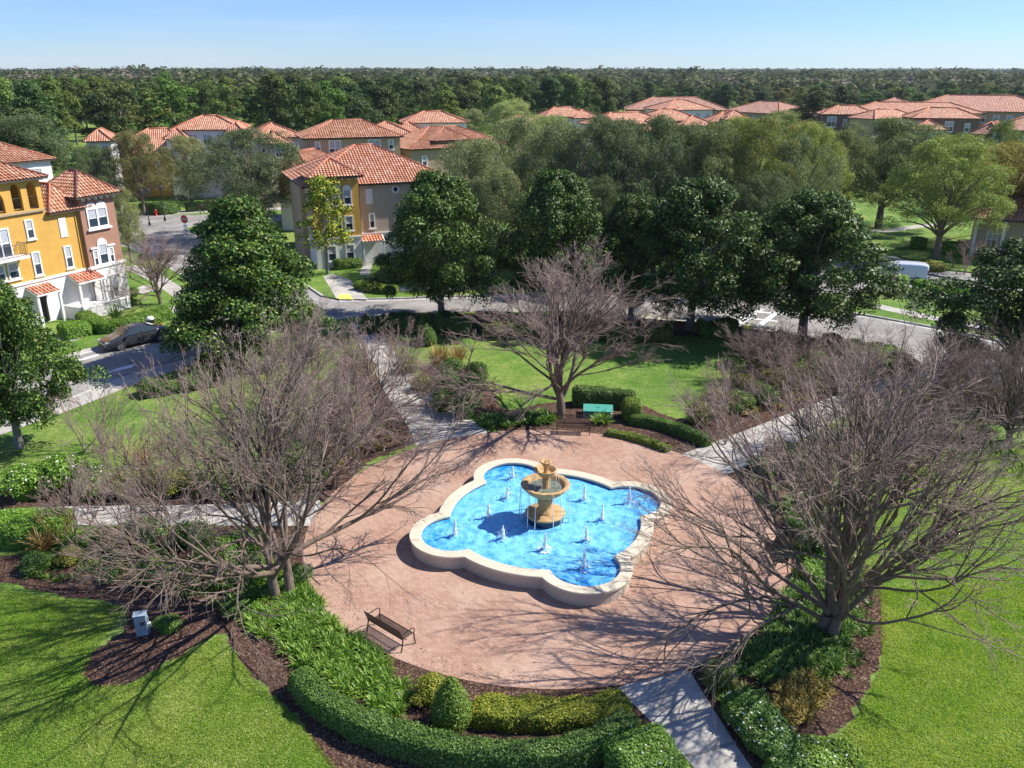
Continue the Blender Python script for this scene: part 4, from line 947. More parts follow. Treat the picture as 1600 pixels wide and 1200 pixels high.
MB().box(-9.1, -8.2, 3.74, 3.8, 8.75, 10.7).build('loggia_door', M['glass'], lh)
hip_roof(lh, -15, -6.1, .3, 4.6, 11.05, 1.35, .5, True, caps='ridge_dark')
hip_roof(lh, -5.65, -2.6, .3, 9.6, 8.30, 1.9, .4, True); hip_roof(lh, -15, -5.7, 5.0, 9.8, 8.32, 1.8, .3, True)
hip_roof(lh, -3.3, 0, 0, 4.2, 9.2, 1.75, .55, True, caps='ridge_dark')
for k in range(6): MB().box(-3.05 + k * .58, -2.93 + k * .58, -.28, 0, 8.82, 9.0).build('corbel', M['white'], lh)
for k in range(5): MB().box(.0, .28, .25 + k * .75, .37 + k * .75, 8.82, 9.0).build('corbel', M['white'], lh)
window(lh, -1.82, 7.35, 1.95, 1.6, at=0, kind='arch_pair'); trim(lh, -2.95, -.68, -.2, 0, 6.38, 6.52, 'sill')
window(lh, -1.85, 4.35, .92, 1.75, at=0, kind='arch'); window(lh, -2.62, 4.15, .5, 1.35, at=0, kind='bare'); window(lh, -1.08, 4.15, .5, 1.35, at=0, kind='bare')
trim(lh, -3.0, -2.32, -.16, 0, 4.9, 5.02); trim(lh, -1.38, -.66, -.16, 0, 4.9, 5.02)
window(lh, -2.30, 1.5, .66, 1.75, at=-.06); window(lh, -1.32, 1.5, .66, 1.75, at=-.06); trim(lh, -2.9, -.6, -.16, -.06, 2.42, 2.52)
for zc in (4.15, 1.5): window(lh, 2.5, zc + .3, .9, 1.6, 'right', at=0.0 if zc > 3 else .05); window(lh, 6, zc + .3, .9, 1.6, 'right', at=0.0 if zc > 3 else .05)
window(lh, -4.85, 6.98, .62, 1.5, at=.3, kind='shutter', name='shutter'); window(lh, -7.65, 7.3, .68, 1.5, at=.3); window(lh, -7.62, 4.65, .70, 1.85, at=.3); window(lh, -4.85, 4.65, .68, 1.8, at=.3)
window(lh, -10.1, 6.6, 1.5, 2.2, at=.3, kind='french', name='french_door'); window(lh, -9.6, 4.5, .9, 1.3, at=.3, kind='arch'); window(lh, -10.7, 4.5, .9, 1.3, at=.3, kind='arch')
trim(lh, -11.6, -8.75, -.75, .3, 5.42, 5.6, 'balcony_slab', 'white_stucco'); balcony_rail(lh, -11.5, -8.85, -.68, .3, 5.6)
block(lh, -5.6, -2.9, -1.5, .25, 0, .72, 'white_stucco', 'terrace'); MB().box(-4.5, -3.75, .2, .25, .72, 2.45).build('door', M['door'], lh); trim(lh, -4.62, -3.63, .17, .2, .72, 2.58, 'door_frame')
canopy(lh, -5.35, -2.75, .25, 3.25, 1.25, .55); canopy(lh, -9.0, -6.9, .25, 3.05, 1.2, .5); MB().box(-8.3, -7.5, .2, .25, .1, 2.2).build('door', M['door'], lh)
for a, b, zz in ((-6.3, -1.9, 1.0),): # terrace parapet with rail
    trim(lh, a, a + .3, -2.3, -2.0, 0, 1.15, 'parapet_post', 'white_stucco'); trim(lh, b - .3, b, -2.3, -2.0, 0, 1.15, 'parapet_post', 'white_stucco')
    trim(lh, a + .3, b - .3, -2.25, -2.08, 0, .35, 'parapet', 'white_stucco'); trim(lh, a + .3, b - .3, -2.26, -2.06, .92, 1.02, 'parapet', 'white_stucco')
    mb = MB()
    for k in range(26): mb.box(a + .42 + k * .15, a + .47 + k * .15, -2.2, -2.13, .352, .918)
    mb.build('balusters', M['white'], lh)
trim(lh, -6.35, -6.15, -1.98, .2, 0, 1.05, 'parapet', 'white_stucco')
MB().tube([(-3.42, -.02, 8.2), (-3.42, -.02, 3.6), (-3.42, -.15, 3.45), (-3.42, -.15, .3)], .05, 6).build('downspout', M['fascia'], lh)

# --- the beige house in the middle, with its ochre tower
o = P(570, 412); mh = empty('townhouse', (o.x, o.y, 0), R(22), 'beige townhouse with an ochre corner tower, round window and dark front door', 'house')
block(mh, -.3, 9.5, 0, 11, 0, 3.05, 'white_stucco'); block(mh, -.3, 9.5, .02, 11, 3.05, 8.05, 'beige'); trim(mh, -.3, 9.6, -.1, .0, 3.0, 3.16, 'band')
block(mh, -4.9, -.35, -.9, 4.5, 0, 3.0, 'white_stucco'); block(mh, -4.9, -.35, -.88, 4.4, 3.0, 8.95, 'yellow'); trim(mh, -5.0, -.25, -1.0, -.88, 2.95, 3.1, 'band')
block(mh, -5.4, -.3, 3.6, 11, 0, 8.05, 'tan'); block(mh, -4.97, -4.88, -.7, 3.6, 3.15, 8.9, 'tan')
hip_roof(mh, -5.4, 9.5, 0, 13, 8.05, 3.2, .45, True, (1.03, 1.0, 1.05, 1)); hip_roof(mh, -4.9, -.35, -.88, 4.4, 9.0, 1.5, .5, True, caps='ridge')
for k in range(7): MB().box(-4.7 + k * .68, -4.58 + k * .68, -1.12, -.88, 8.62, 8.8).build('corbel', M['white'], mh)
window(mh, .88, 6.78, .68, 1.5, at=.02, kind='shutter', name='shutter'); window(mh, 3.6, 7.35, .8, .8, at=.02, kind='round'); window(mh, 1.02, 4.33, .62, 1.55, at=.02); window(mh, 3.65, 4.4, .62, 1.5, at=.02)
window(mh, 6.4, 6.6, .7, 1.5, at=.02); window(mh, 6.4, 4.4, .7, 1.5, at=.02); window(mh, 4.6, 1.5, 1.2, 1.5, at=0, kind='wide'); window(mh, 7.2, 1.5, 1.2, 1.5, at=0, kind='wide')
for cx in (-3.75, -2.6, -1.5): window(mh, cx, 6.95, .85, 1.55, at=-.88, kind='arch'); window(mh, cx, 4.4, .85, 1.5, at=-.88)
window(mh, -3.4, 1.5, .9, 1.6, at=-.9); window(mh, -1.6, 1.5, .9, 1.6, at=-.9); window(mh, 1.2, 6.9, .8, 1.5, 'left', at=-4.97, kind='arch'); window(mh, 1.2, 4.3, .8, 1.5, 'left', at=-4.97)
MB().box(.12, .78, -.05, 0, .1, 2.15).build('door', M['door'], mh); trim(mh, .0, .9, -.07, -.05, .1, 2.3, 'door_frame'); canopy(mh, -.3, 2.0, 0, 2.95, 1.1, .5)
MB().tube([(-.2, -.08, 7.9), (-.2, -.08, .2)], .05, 6).build('downspout', M['fascia'], mh)

# --- the houses beyond, each from its front eave line
def far_house(L, Rr, ze, depth, rise, mats, label, wins=(), blocks=(), extra=(), z0=-.15, kind='plain', roofc=(1, 1, 1, 1), detail=False, bandz=None):
    if L[1] < 225: depth, rise = max(6.5, depth * .72), rise * .74
    a = P(*L, ze); b = P(*Rr, ze); d = b - a; ang = math.atan2(d.y, d.x); w = d.length
    r = empty('townhouse', (a.x, a.y, z0), ang, label, 'house', None); ov = .45; r['category'] = 'house'
    block(r, ov, w - ov, ov, depth, 0, ze - z0, mats[0])
    if bandz: block(r, ov - .03, w - ov + .03, ov - .04, depth * .9, 0, bandz, mats[1]); trim(r, ov - .08, w - ov + .08, ov - .12, ov - .04, bandz, bandz + .15, 'band')
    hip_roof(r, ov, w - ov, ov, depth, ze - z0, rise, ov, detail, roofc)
    for (fx, zc, ww, hh, kd) in wins: window(r, ov + fx * (w - 2 * ov), ze - z0 + zc, ww, hh, at=ov, kind=kd)
    for (fx0, fx1, y0, dz, dep, rs) in extra:   # lower or higher wings with roofs of their own
        x0, x1 = fx0 * w, fx1 * w; block(r, x0, x1, y0, y0 + dep, 0, ze - z0 + dz, mats[-1]); hip_roof(r, x0, x1, y0, y0 + dep, ze - z0 + dz, rs, ov, detail, roofc)
        window(r, (x0 + x1) / 2, ze - z0 + dz - 1.3, 1.1, 1.4, at=y0, kind='wide')
    return r
row = lambda n, zc, w, h, k='plain': tuple(((i + .5) / n, zc, w, h, k) for i in range(n))
far_house((472, 217), (631, 213), 10.6, 12, 2.6, ('tan',), 'tan townhouse whose tiled roof and white french doors rise just behind the middle beige house', ((.12, -1.1, .7, 1.4, 'plain'), (.3, -1.3, 1.6, 2.0, 'french'), (.72, -1.3, 1.7, 2.0, 'wide'), (.9, -1.0, .7, 1.3, 'plain')), detail=True)
far_house((640, 234), (800, 226), 8.9, 11, 2.4, ('tan',), 'tan townhouse adjoining the right side of the middle beige house, half hidden by an oak', row(4, -1.6, .8, 1.4), detail=True, extra=((.28, .62, 1.2, .9, 6, 1.5),))
far_house((425, 262), (480, 264), 7.6, 8, 1.8, ('orange', 'white_stucco'), 'narrow orange townhouse with an arched window, squeezed left of the middle beige house', ((.6, -2.0, .9, 1.6, 'arch'),), bandz=3.4, detail=True)
far_house((128, 221), (177, 220), 9.5, 6, 1.9, ('white_stucco',), 'small pyramid roofed townhouse end with white walls, leftmost of the cluster behind the oaks', row(2, -1.4, 1.2, 1.6, 'wide'), z0=-.15)
far_house((156, 241), (330, 237), 6.6, 13, 3.3, ('yellow', 'yellow'), 'ochre townhouse across the far street with a white garden wing and a hedge in front', row(5, -1.9, .8, 1.2), bandz=3.3, extra=((.66, 1.02, -1.6, -2.7, 6, 1.3), (.05, .3, -.6, 1.3, 5, 1.5)))
far_house((262, 203), (379, 202), 10.2, 12, 2.5, ('white_stucco',), 'long white walled townhouse with a broad hipped roof, below the pines at upper left', row(5, -1.5, 1.3, 1.7, 'wide'), extra=((.0, .25, -1.5, -1.2, 6, 1.5), (.8, 1.02, -1.2, -.5, 6, 1.5)))
far_house((396, 216), (478, 213), 9.6, 11, 2.4, ('beige',), 'beige townhouse with a low tiled roof just left of the roof with french doors', row(3, -1.5, .9, 1.4), extra=((.2, .6, -1.4, -.7, 6, 1.5),))
far_house((626, 192), (733, 191), 10.2, 12, 2.3, ('white_stucco',), 'white townhouse with a broad pinkish roof behind, in front of the dark pines', row(5, -1.4, 1.0, 1.5), extra=((-.12, .35, -3.0, -1.6, 7, 1.8),))
far_house((560, 211), (650, 210), 9.6, 11, 2.2, ('beige',), 'beige townhouse almost hidden by roofs, only its red ridge showing behind the french doors', row(3, -1.5, .9, 1.4))
far_house((849, 183), (925, 182), 9.8, 9, 2.4, ('white_stucco',), 'townhouse with a peaked orange roof alone above the oak canopy near the centre', row(3, -1.5, 1.0, 1.4), extra=((.62, 1.1, -.6, -.2, 6, 1.5),))
far_house((790, 192), (850, 191), 9.2, 8, 1.8, ('beige',), 'townhouse with a low roof peeping through pale green trees left of the centre peak', row(2, -1.5, 1.0, 1.4))
far_house((938, 196), (1052, 193), 9.8, 12, 2.5, ('beige',), 'townhouse with a wide orange hipped roof above the central oak canopy', row(4, -1.5, 1.0, 1.4), extra=((.0, .3, -2.0, -.8, 6, 1.4), (.55, .9, -2.2, -1.0, 7, 1.6)))
far_house((1008, 189), (1102, 188), 10.3, 12, 2.4, ('beige',), 'townhouse with a stepped tiled roof just right of the wide central roof', row(4, -1.5, 1.0, 1.4), extra=((.55, 1.05, -2.5, -.7, 7, 1.5),))
far_house((1036, 172), (1118, 171), 10.8, 14, 2.6, ('white_stucco',), 'white townhouse with dark windows under an orange roof, right of centre far back', row(5, -1.6, 1.2, 1.8, 'wide'))
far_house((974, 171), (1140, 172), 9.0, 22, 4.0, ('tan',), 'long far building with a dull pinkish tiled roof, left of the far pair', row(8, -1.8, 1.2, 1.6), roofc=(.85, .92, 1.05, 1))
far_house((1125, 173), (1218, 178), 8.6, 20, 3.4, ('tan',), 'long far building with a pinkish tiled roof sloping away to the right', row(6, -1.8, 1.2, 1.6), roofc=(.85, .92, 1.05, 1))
far_house((1108, 190), (1172, 190), 9.6, 9, 2.2, ('beige',), 'townhouse with two small orange peaks behind yellow green trees, right of centre', row(3, -1.5, 1.0, 1.4), extra=((.35, .9, -1.5, .5, 5, 1.6),))
far_house((1281, 178), (1373, 179), 10.0, 11, 2.2, ('darkbrown',), 'dark walled townhouse with bright white doors, left end of the right hand row', ((.2, -1.6, 1.9, 2.2, 'french'), (.45, -1.7, .8, 1.4, 'plain'), (.72, -1.6, 1.7, 2.2, 'french')), extra=((.0, .22, 3, -.8, 6, 1.5),))
far_house((1366, 186), (1440, 184), 9.6, 10, 2.2, ('tan',), 'tan townhouse with a low roof between the white doors and the very long roof', row(3, -1.5, 1.0, 1.4), extra=((.4, .9, -2, -1.0, 6, 1.4),))
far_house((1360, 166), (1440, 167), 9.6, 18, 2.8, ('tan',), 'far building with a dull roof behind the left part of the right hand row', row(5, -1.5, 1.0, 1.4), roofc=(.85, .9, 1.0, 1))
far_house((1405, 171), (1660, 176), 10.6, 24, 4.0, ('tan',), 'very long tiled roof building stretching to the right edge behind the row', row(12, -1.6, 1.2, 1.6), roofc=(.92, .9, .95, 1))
far_house((1330, 175), (1540, 177), 10.2, 16, 2.6, ('beige',), 'long joined terracotta roof running behind the right hand row of townhouses', row(9, -1.5, 1.0, 1.4))
far_house((1424, 184), (1538, 185), 10.0, 11, 2.4, ('darkbrown',), 'dark brown townhouse with pale french doors in the middle of the right hand row', ((.15, -1.6, 1.8, 2.0, 'french'), (.55, -1.6, 1.6, 2.0, 'french'), (.82, -1.8, 1.0, 1.7, 'plain')), extra=((.02, .42, -4.0, -1.9, 5, 1.5),))
far_house((1541, 201), (1640, 206), 10.0, 12, 3.0, ('darkbrown',), 'dark brown townhouse with a pair of pale arched windows, far right end', ((.1, -1.6, 1.1, 1.2, 'arch'), (.23, -1.6, 1.1, 1.2, 'arch'), (.6, -1.6, 1.1, 1.6, 'plain')), extra=((-.35, .06, 2.5, -1.0, 6, 1.8),))
far_house((-70, 262), (88, 248), 9.6, 9, 2.3, ('white_stucco',), 'white walled townhouse with a tiled roof behind the ochre house at the left edge', row(3, -1.5, .9, 1.4), detail=True)
rh = P(1508, 402); rr = empty('townhouse', (rh.x, rh.y, 0), R(-35), 'shaded ochre townhouse with a columned porch under its tiled roof at the right edge', 'house')
block(rr, 0, 16, 1.5, 12, 0, 4.2, 'beige'); block(rr, 4.2, 16, 2.2, 11, 4.2, 8.0, 'yellow'); hip_roof(rr, 0, 16, .2, 12, 4.25, 2.4, .5, True); hip_roof(rr, 4.2, 16, 2.2, 11, 8.0, 2, .5, True)
for k in range(6): MB().box(.3 + k * 2.6, .6 + k * 2.6, .3, .6, 0, 4.1).build('column', M['white_stucco'], rr)
for k in range(4): window(rr, 2 + k * 3.3, 1.9, 1.1, 2.0, at=1.5, kind='wide')

# ---------------------------------------------------------------- vehicles
def car_shell(mb_body, mb_glass, st, W, n_glass):
    """loft of cross-sections st = (x, half width factor, z bottom, z belt, z top, half width of roof factor)"""
    rings = []
    for (x, wf, zb, zs, zt, rf) in st:
        w = W * wf; h = [(w * .93, zb), (w, zb + .14), (w * 1.0, (zb + zs) / 2), (w * .965, zs)]
        h += [(W * rf, zt - .05 * (zt - zs > .1)), (W * rf * .8, zt + .0), (0, zt + .015)]
        rings.append([(x, -a, z) for a, z in h] + [(x, a, z) for a, z in h[::-1][1:]])
    m = len(rings[0]); V = [p for r_ in rings for p in r_]; F = []
    for i in range(len(rings) - 1):
        for k in range(m - 1): F.append((i * m + k, i * m + k + 1, (i + 1) * m + k + 1, (i + 1) * m + k))
        F.append((i * m + m - 1, i * m, (i + 1) * m, (i + 1) * m + m - 1))
    F.append(tuple(range(m))[::-1]); F.append(tuple((len(rings) - 1) * m + k for k in range(m)))
    mb_body.add(V, F); return rings
def wheel(root, x, y, r, w=.21):
    t = MB(); s = 1 if y > 0 else -1
    def disc(mb, prof, n=28):
        V = []; 
        for rad, yy in prof: V += [(x + rad * math.cos(2 * math.pi * k / n), y + s * yy, r + rad * math.sin(2 * math.pi * k / n)) for k in range(n)]
        mb.add(V, [(i * n + k, i * n + (k + 1) % n, (i + 1) * n + (k + 1) % n, (i + 1) * n + k) for i in range(len(prof) - 1) for k in range(n)])
    disc(t, [(.0, -w), (r * .95, -w), (r, -w * .8), (r, -.03), (r * .96, .0), (r * .68, .0), (r * .66, -.05)]); wh = t.build('wheel', M['tyre'], root, True)
    q = MB(); disc(q, [(r * .68, -.005), (r * .62, -.01), (r * .60, -.05), (0, -.055)])
    for k in range(9):
        a = 2 * math.pi * k / 9; q.obox((x + .33 * r * math.cos(a), y - s * .012, r + .33 * r * math.sin(a)), (math.cos(a), 0, math.sin(a)), (0, 1, 0), (-math.sin(a), 0, math.cos(a)), r * .32, .02, r * .05)
    q.build('rim', M['rim'], wh)
def sedan(loc, rz, label, body, name='parked_car'):
    r = empty(name, loc, rz, label, 'car'); W = .91
    st = [(-2.42, .72, .35, .62, .66, .60), (-2.36, .88, .22, .74, .82, .70), (-2.0, .97, .20, .90, 1.02, .78), (-1.55, 1., .19, .93, 1.08, .74), (-.85, 1., .18, .93, 1.40, .60), (-.3, 1., .18, .92, 1.45, .62), (.25, 1., .18, .91, 1.44, .62), (.6, 1., .18, .90, 1.34, .63), (1.15, 1., .18, .89, .99, .78), (1.7, .98, .19, .84, .90, .76), (2.15, .93, .20, .74, .78, .70), (2.36, .80, .24, .60, .64, .62), (2.43, .66, .34, .50, .54, .56)]
    mb = MB(); rg = car_shell(mb, None, st, W, 0); b = mb.build('body', body, r, True)
    m = b.modifiers.new('sub', 'SUBSURF'); m.levels = 1; m.render_levels = 1
    def quad(pts, nm, mat, off): 
        pts = [Vector(p) for p in pts]; n = (pts[1] - pts[0]).cross(pts[2] - pts[0]).normalized() * off; MB().add([p + n for p in pts], [tuple(range(len(pts)))]).build(nm, mat, r)
    for s in (-1, 1):
        y = lambda z: s * (W * .965 - (z - .92) * (W * .965 - W * .62) / .46 + .012)
        fw = [(.98, .965), (.42, 1.33), (-.12, 1.375), (-.12, .965)]; rw = [(-.2, .965), (-.2, 1.375), (-.78, 1.34), (-1.32, 1.12), (-1.38, .985)]
        for g_ in (fw, rw): quad([(x, y(z), z) for x, z in (g_ if s < 0 else g_[::-1])], 'side_window', M['glass'], .004)
        MB().obox((.92, s * 1.0, .98), (1, 0, 0), (0, 1, 0), (0, 0, 1), .07, .09, .06).build('mirror', body, r, bevel=.02)
        MB().obox((2.22, s * .66, .66), (.8, s * -.4, 0), (s * .4, .8, 0), (0, 0, 1), .18, .07, .065).build('headlight', M['lamp_lens'], r)
        MB().obox((-2.34, s * .70, .80), (1, 0, 0), (0, 1, 0), (0, 0, 1), .06, .17, .06).build('tail_lamp', M['red_lens'], r)
        for zz in (.78,):
            for xx in (.0, -.95): MB().box(xx, xx + .16, s * .922 - .01, s * .922 + .01, zz, zz + .025).build('door_handle', M['rim'], r)
    quad([(1.1, -.66, 1.02), (1.1, .66, 1.02), (.58, .54, 1.365), (.58, -.54, 1.365)], 'windshield', M['glass'], .03)
    quad([(-.86, -.52, 1.41), (-.86, .52, 1.41), (-1.53, .62, 1.10), (-1.53, -.62, 1.10)], 'rear_window', M['glass'], .03)
    MB().box(2.40, 2.452, -.35, .35, .30, .50).build('grille', M['plastic'], r)
    for x in (1.42, -1.42):
        for s in (-1, 1): wheel(r, x, s * .91, .335)
    return r
a, b = P(184, 546), P(240, 533); mid = (a + b) / 2; d = a - b
sedan((mid.x - .35, mid.y + .75, RZ), math.atan2(d.y, d.x), 'dark bronze sedan parked by the kerb in front of the ochre house', M['car_dark'])
p = P(243, 400); sedan((p.x, p.y, RZ), R(115), 'blue car parked in tree shade on the side street behind the small bare tree', M['car_blue'])
def van(loc, rz, label):
    r = empty('parked_van', loc, rz, label, 'van'); W = .94
    st = [(-2.40, .94, .32, 1.0, 1.72, .86), (-2.34, .98, .26, 1.02, 1.80, .88), (-1.4, 1., .24, 1.02, 1.86, .88), (.0, 1., .24, 1.02, 1.86, .87), (.75, 1., .24, 1.02, 1.80, .84), (1.05, 1., .24, 1.02, 1.66, .82), (1.75, 1., .24, 1.0, 1.13, .84), (2.15, .95, .25, .84, .96, .78), (2.38, .85, .28, .66, .74, .68), (2.44, .74, .36, .54, .58, .62)]
    mb = MB(); car_shell(mb, None, st, W, 0); b = mb.build('body', M['car_white'], r, True); m = b.modifiers.new('sub', 'SUBSURF'); m.levels = 1; m.render_levels = 1
    for s in (-1, 1):
        y = lambda z: s * (W * .965 - (z - 1.02) * .105 + .01)
        g_ = [(1.66, 1.10), (1.02, 1.58), (.86, 1.58), (.86, 1.08)]; h_ = [(.78, 1.08), (.78, 1.58), (.20, 1.60), (.20, 1.08)]
        for q in (g_, h_): 
            pts = [(x, y(z) , z) for x, z in (q if s < 0 else q[::-1])]; MB().add(pts, [tuple(range(len(pts)))]).build('side_window', M['glass'], r)
        for xx in (.82, -.25, -1.25): MB().box(xx, xx + .015, s * .947 - .004, s * .947 + .004, .42, 1.0).build('door_gap', M['plastic'], r)
        MB().box(-1.9, .7, s * .945 - .012, s * .945 + .012, .50, .60).build('side_moulding', M['plastic'], r)
        MB().obox((1.45, s * 1.04, 1.14), (1, 0, 0), (0, 1, 0), (0, 0, 1), .07, .10, .10).build('mirror', M['plastic'], r)
        MB().obox((2.30, s * .70, .78), (.8, s * -.4, 0), (s * .4, .8, 0), (0, 0, 1), .16, .06, .09).build('headlight', M['lamp_lens'], r)
        MB().box(-2.42, -2.36, s * .86 - .06, s * .86 + .06, .9, 1.35).build('tail_lamp', M['red_lens'], r)
    MB().add([(1.72, -.74, 1.17), (1.72, .74, 1.17), (1.06, .70, 1.68), (1.06, -.70, 1.68)], [(0, 1, 2, 3)]).build('windshield', M['glass'], r)
    MB().add([(-2.405, -.7, 1.1), (-2.405, -.7, 1.55), (-2.405, .7, 1.55), (-2.405, .7, 1.1)], [(0, 1, 2, 3)]).build('rear_window', M['glass'], r)
    MB().box(2.40, 2.47, -.7, .7, .26, .52).build('bumper', M['plastic'], r)
    for x in (1.5, -1.45):
        for s in (-1, 1): wheel(r, x, s * .94, .34)
a, b = P(1366, 437), P(1441, 441); mid = (a + b) / 2; d = a - b
van((mid.x + .2, mid.y + .5, RZ), math.atan2(d.y, d.x), 'white panel van parked on the side street at right behind clipped hedges')
# ---------------------------------------------------------------- trees
def zat(base, py):
    """height of the point straight above base that shows at row py of the photograph"""
    v = (600 - py) / F_PX; t = base[1] / (math.cos(PITCH) + v * math.sin(PITCH)); return CAMH + t * (-math.sin(PITCH) + v * math.cos(PITCH))
def pxm(base, h=5): return F_PX / (base[1] * math.cos(PITCH) + (CAMH - h) * math.sin(PITCH))   # pixels per metre there

# bare crape myrtles
BG = 'bare crape myrtles in the park'
b = P(432, 925); bt1 = bare_tree_proto('bare_tree', 21, 'large bare tree with many grey limbs left of the fountain', BG, (b.x, b.y, 0), R(205), height=10.4, limbs=14, trunk_h=1.3, trunk_r=.17, counts=(7, 5, 5, 4), multi=2, elev=(4, 80), droop=.55, radius=7.9)
b = P(1290, 985); bt2 = bare_tree_proto('bare_tree', 5, 'largest bare tree spreading over the right side of the plaza and lawn', BG, (b.x, b.y, 0), R(40), height=10.6, limbs=16, trunk_h=.9, trunk_r=.185, counts=(7, 5, 5, 4), multi=2, elev=(6, 80), droop=.25, radius=8.4)
b = P(875, 652); bt3 = bare_tree_proto('bare_tree', 33, 'bare tree with one straight trunk behind the fountain, beside the back bench', BG, (b.x, b.y, 0), R(0), height=9.9, limbs=13, trunk_h=2.1, trunk_r=.185, counts=(6, 5, 5, 5), multi=1, elev=(10, 80), droop=.25, radius=8.2)
for px, py, s, rz, src, lab in (
    (532, 760, .62, 70, bt1, 'smaller bare tree just behind the left big one, over the left path'),
    (590, 665, .60, 160, bt3, 'bare tree beside the path that runs back left from the plaza'),
    (470, 640, .55, 200, bt1, 'bare tree standing on the lawn behind the left shrubs'),
    (1345, 700, .66, 110, bt3, 'upright bare tree beside the right hand path behind the biggest tree'),
    (1455, 655, .52, 20, bt2, 'bare tree near the street pavement at right, between the path and the dark magnolia'),
    (1570, 690, .58, 250, bt1, 'bare tree cut by the right edge of the picture behind the lawn'),
    (1200, 600, .42, 60, bt3, 'low bare tree among the dry shrubs at the right back corner of the lawn'),
    (250, 475, .62, 30, bt3, 'small pale bare tree on the grass beside the ochre house')):
    b = P(px, py); copy_tree(src, (b.x, b.y, 0), R(rz), s, lab)
# magnolias
MG = 'magnolias along the ring street'
mags = []
for k, sd in enumerate((1, 2, 3)):
    mags.append(leafy_proto('magnolia_tree', 100 + sd, '', 'tree', MG, (0, 0, 0), 0, M['mag'], M['bark_mag'], 1.9, 9.9, 4.5, P_MAG, 190, .85, 330, .215, .5, 3.2, .24, nmain=34, lump=.26, fill=.34, up=.6, jit=.75))
mags.append(leafy_proto('magnolia_tree', 117, '', 'tree', MG, (0, 0, 0), 0, M['mag'], M['bark_mag'], 1.1, 9.9, 4.6, P_MAGC, 200, .85, 330, .215, .5, 3.0, .24, nmain=34, lump=.2, fill=.34, up=.6, jit=.75))
used = set()
def place_tree(protos, k, px, pyb, pyt, rpx, rz, h0, r0, label, color=None, lean=None):
    src = protos[k]; b = P(px, pyb); h = zat(b, pyt); rad = rpx / pxm(b, h * .6); sc = (rad / r0, rad / r0, h / h0)
    if id(src) not in used:
        used.add(id(src)); src.location = (b.x, b.y, 0); src.rotation_euler = (0, 0, R(rz)); src.scale = sc; src['label'] = label
        if color:
            src.color = color
            for c in src.children: c.color = color
        return src
    return copy_tree(src, (b.x, b.y, 0), R(rz), sc, label, None, color or (1, 1, 1, 1))
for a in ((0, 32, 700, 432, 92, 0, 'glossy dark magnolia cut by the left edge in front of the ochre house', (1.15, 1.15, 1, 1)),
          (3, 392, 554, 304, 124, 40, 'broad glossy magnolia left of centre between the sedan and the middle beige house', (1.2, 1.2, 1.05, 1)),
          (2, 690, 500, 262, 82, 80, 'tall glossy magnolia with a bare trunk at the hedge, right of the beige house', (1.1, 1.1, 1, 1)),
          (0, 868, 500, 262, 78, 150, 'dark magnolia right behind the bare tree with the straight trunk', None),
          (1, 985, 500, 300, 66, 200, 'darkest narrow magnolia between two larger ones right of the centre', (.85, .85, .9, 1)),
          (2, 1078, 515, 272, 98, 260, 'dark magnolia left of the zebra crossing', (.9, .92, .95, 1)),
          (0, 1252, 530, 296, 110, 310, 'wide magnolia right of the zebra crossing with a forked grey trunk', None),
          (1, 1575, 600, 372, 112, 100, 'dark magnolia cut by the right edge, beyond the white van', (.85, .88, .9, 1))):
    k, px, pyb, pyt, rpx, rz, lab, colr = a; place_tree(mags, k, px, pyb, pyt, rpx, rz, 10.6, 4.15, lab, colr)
yel = leafy_proto('magnolia_tree', 140, 'thin crowned yellowing tree in front of the ochre tower of the beige house', 'tree', None, P(512, 428), 0, M['mag'], M['bark_mag'], 2.4, 9.0, 2.4, P_MAG, 60, .7, 90, .26, .5, 5.5, .14, nmain=30, lump=.25, fill=.5)
for c in yel.children: c.color = (3.3, 2.3, .9, 1)
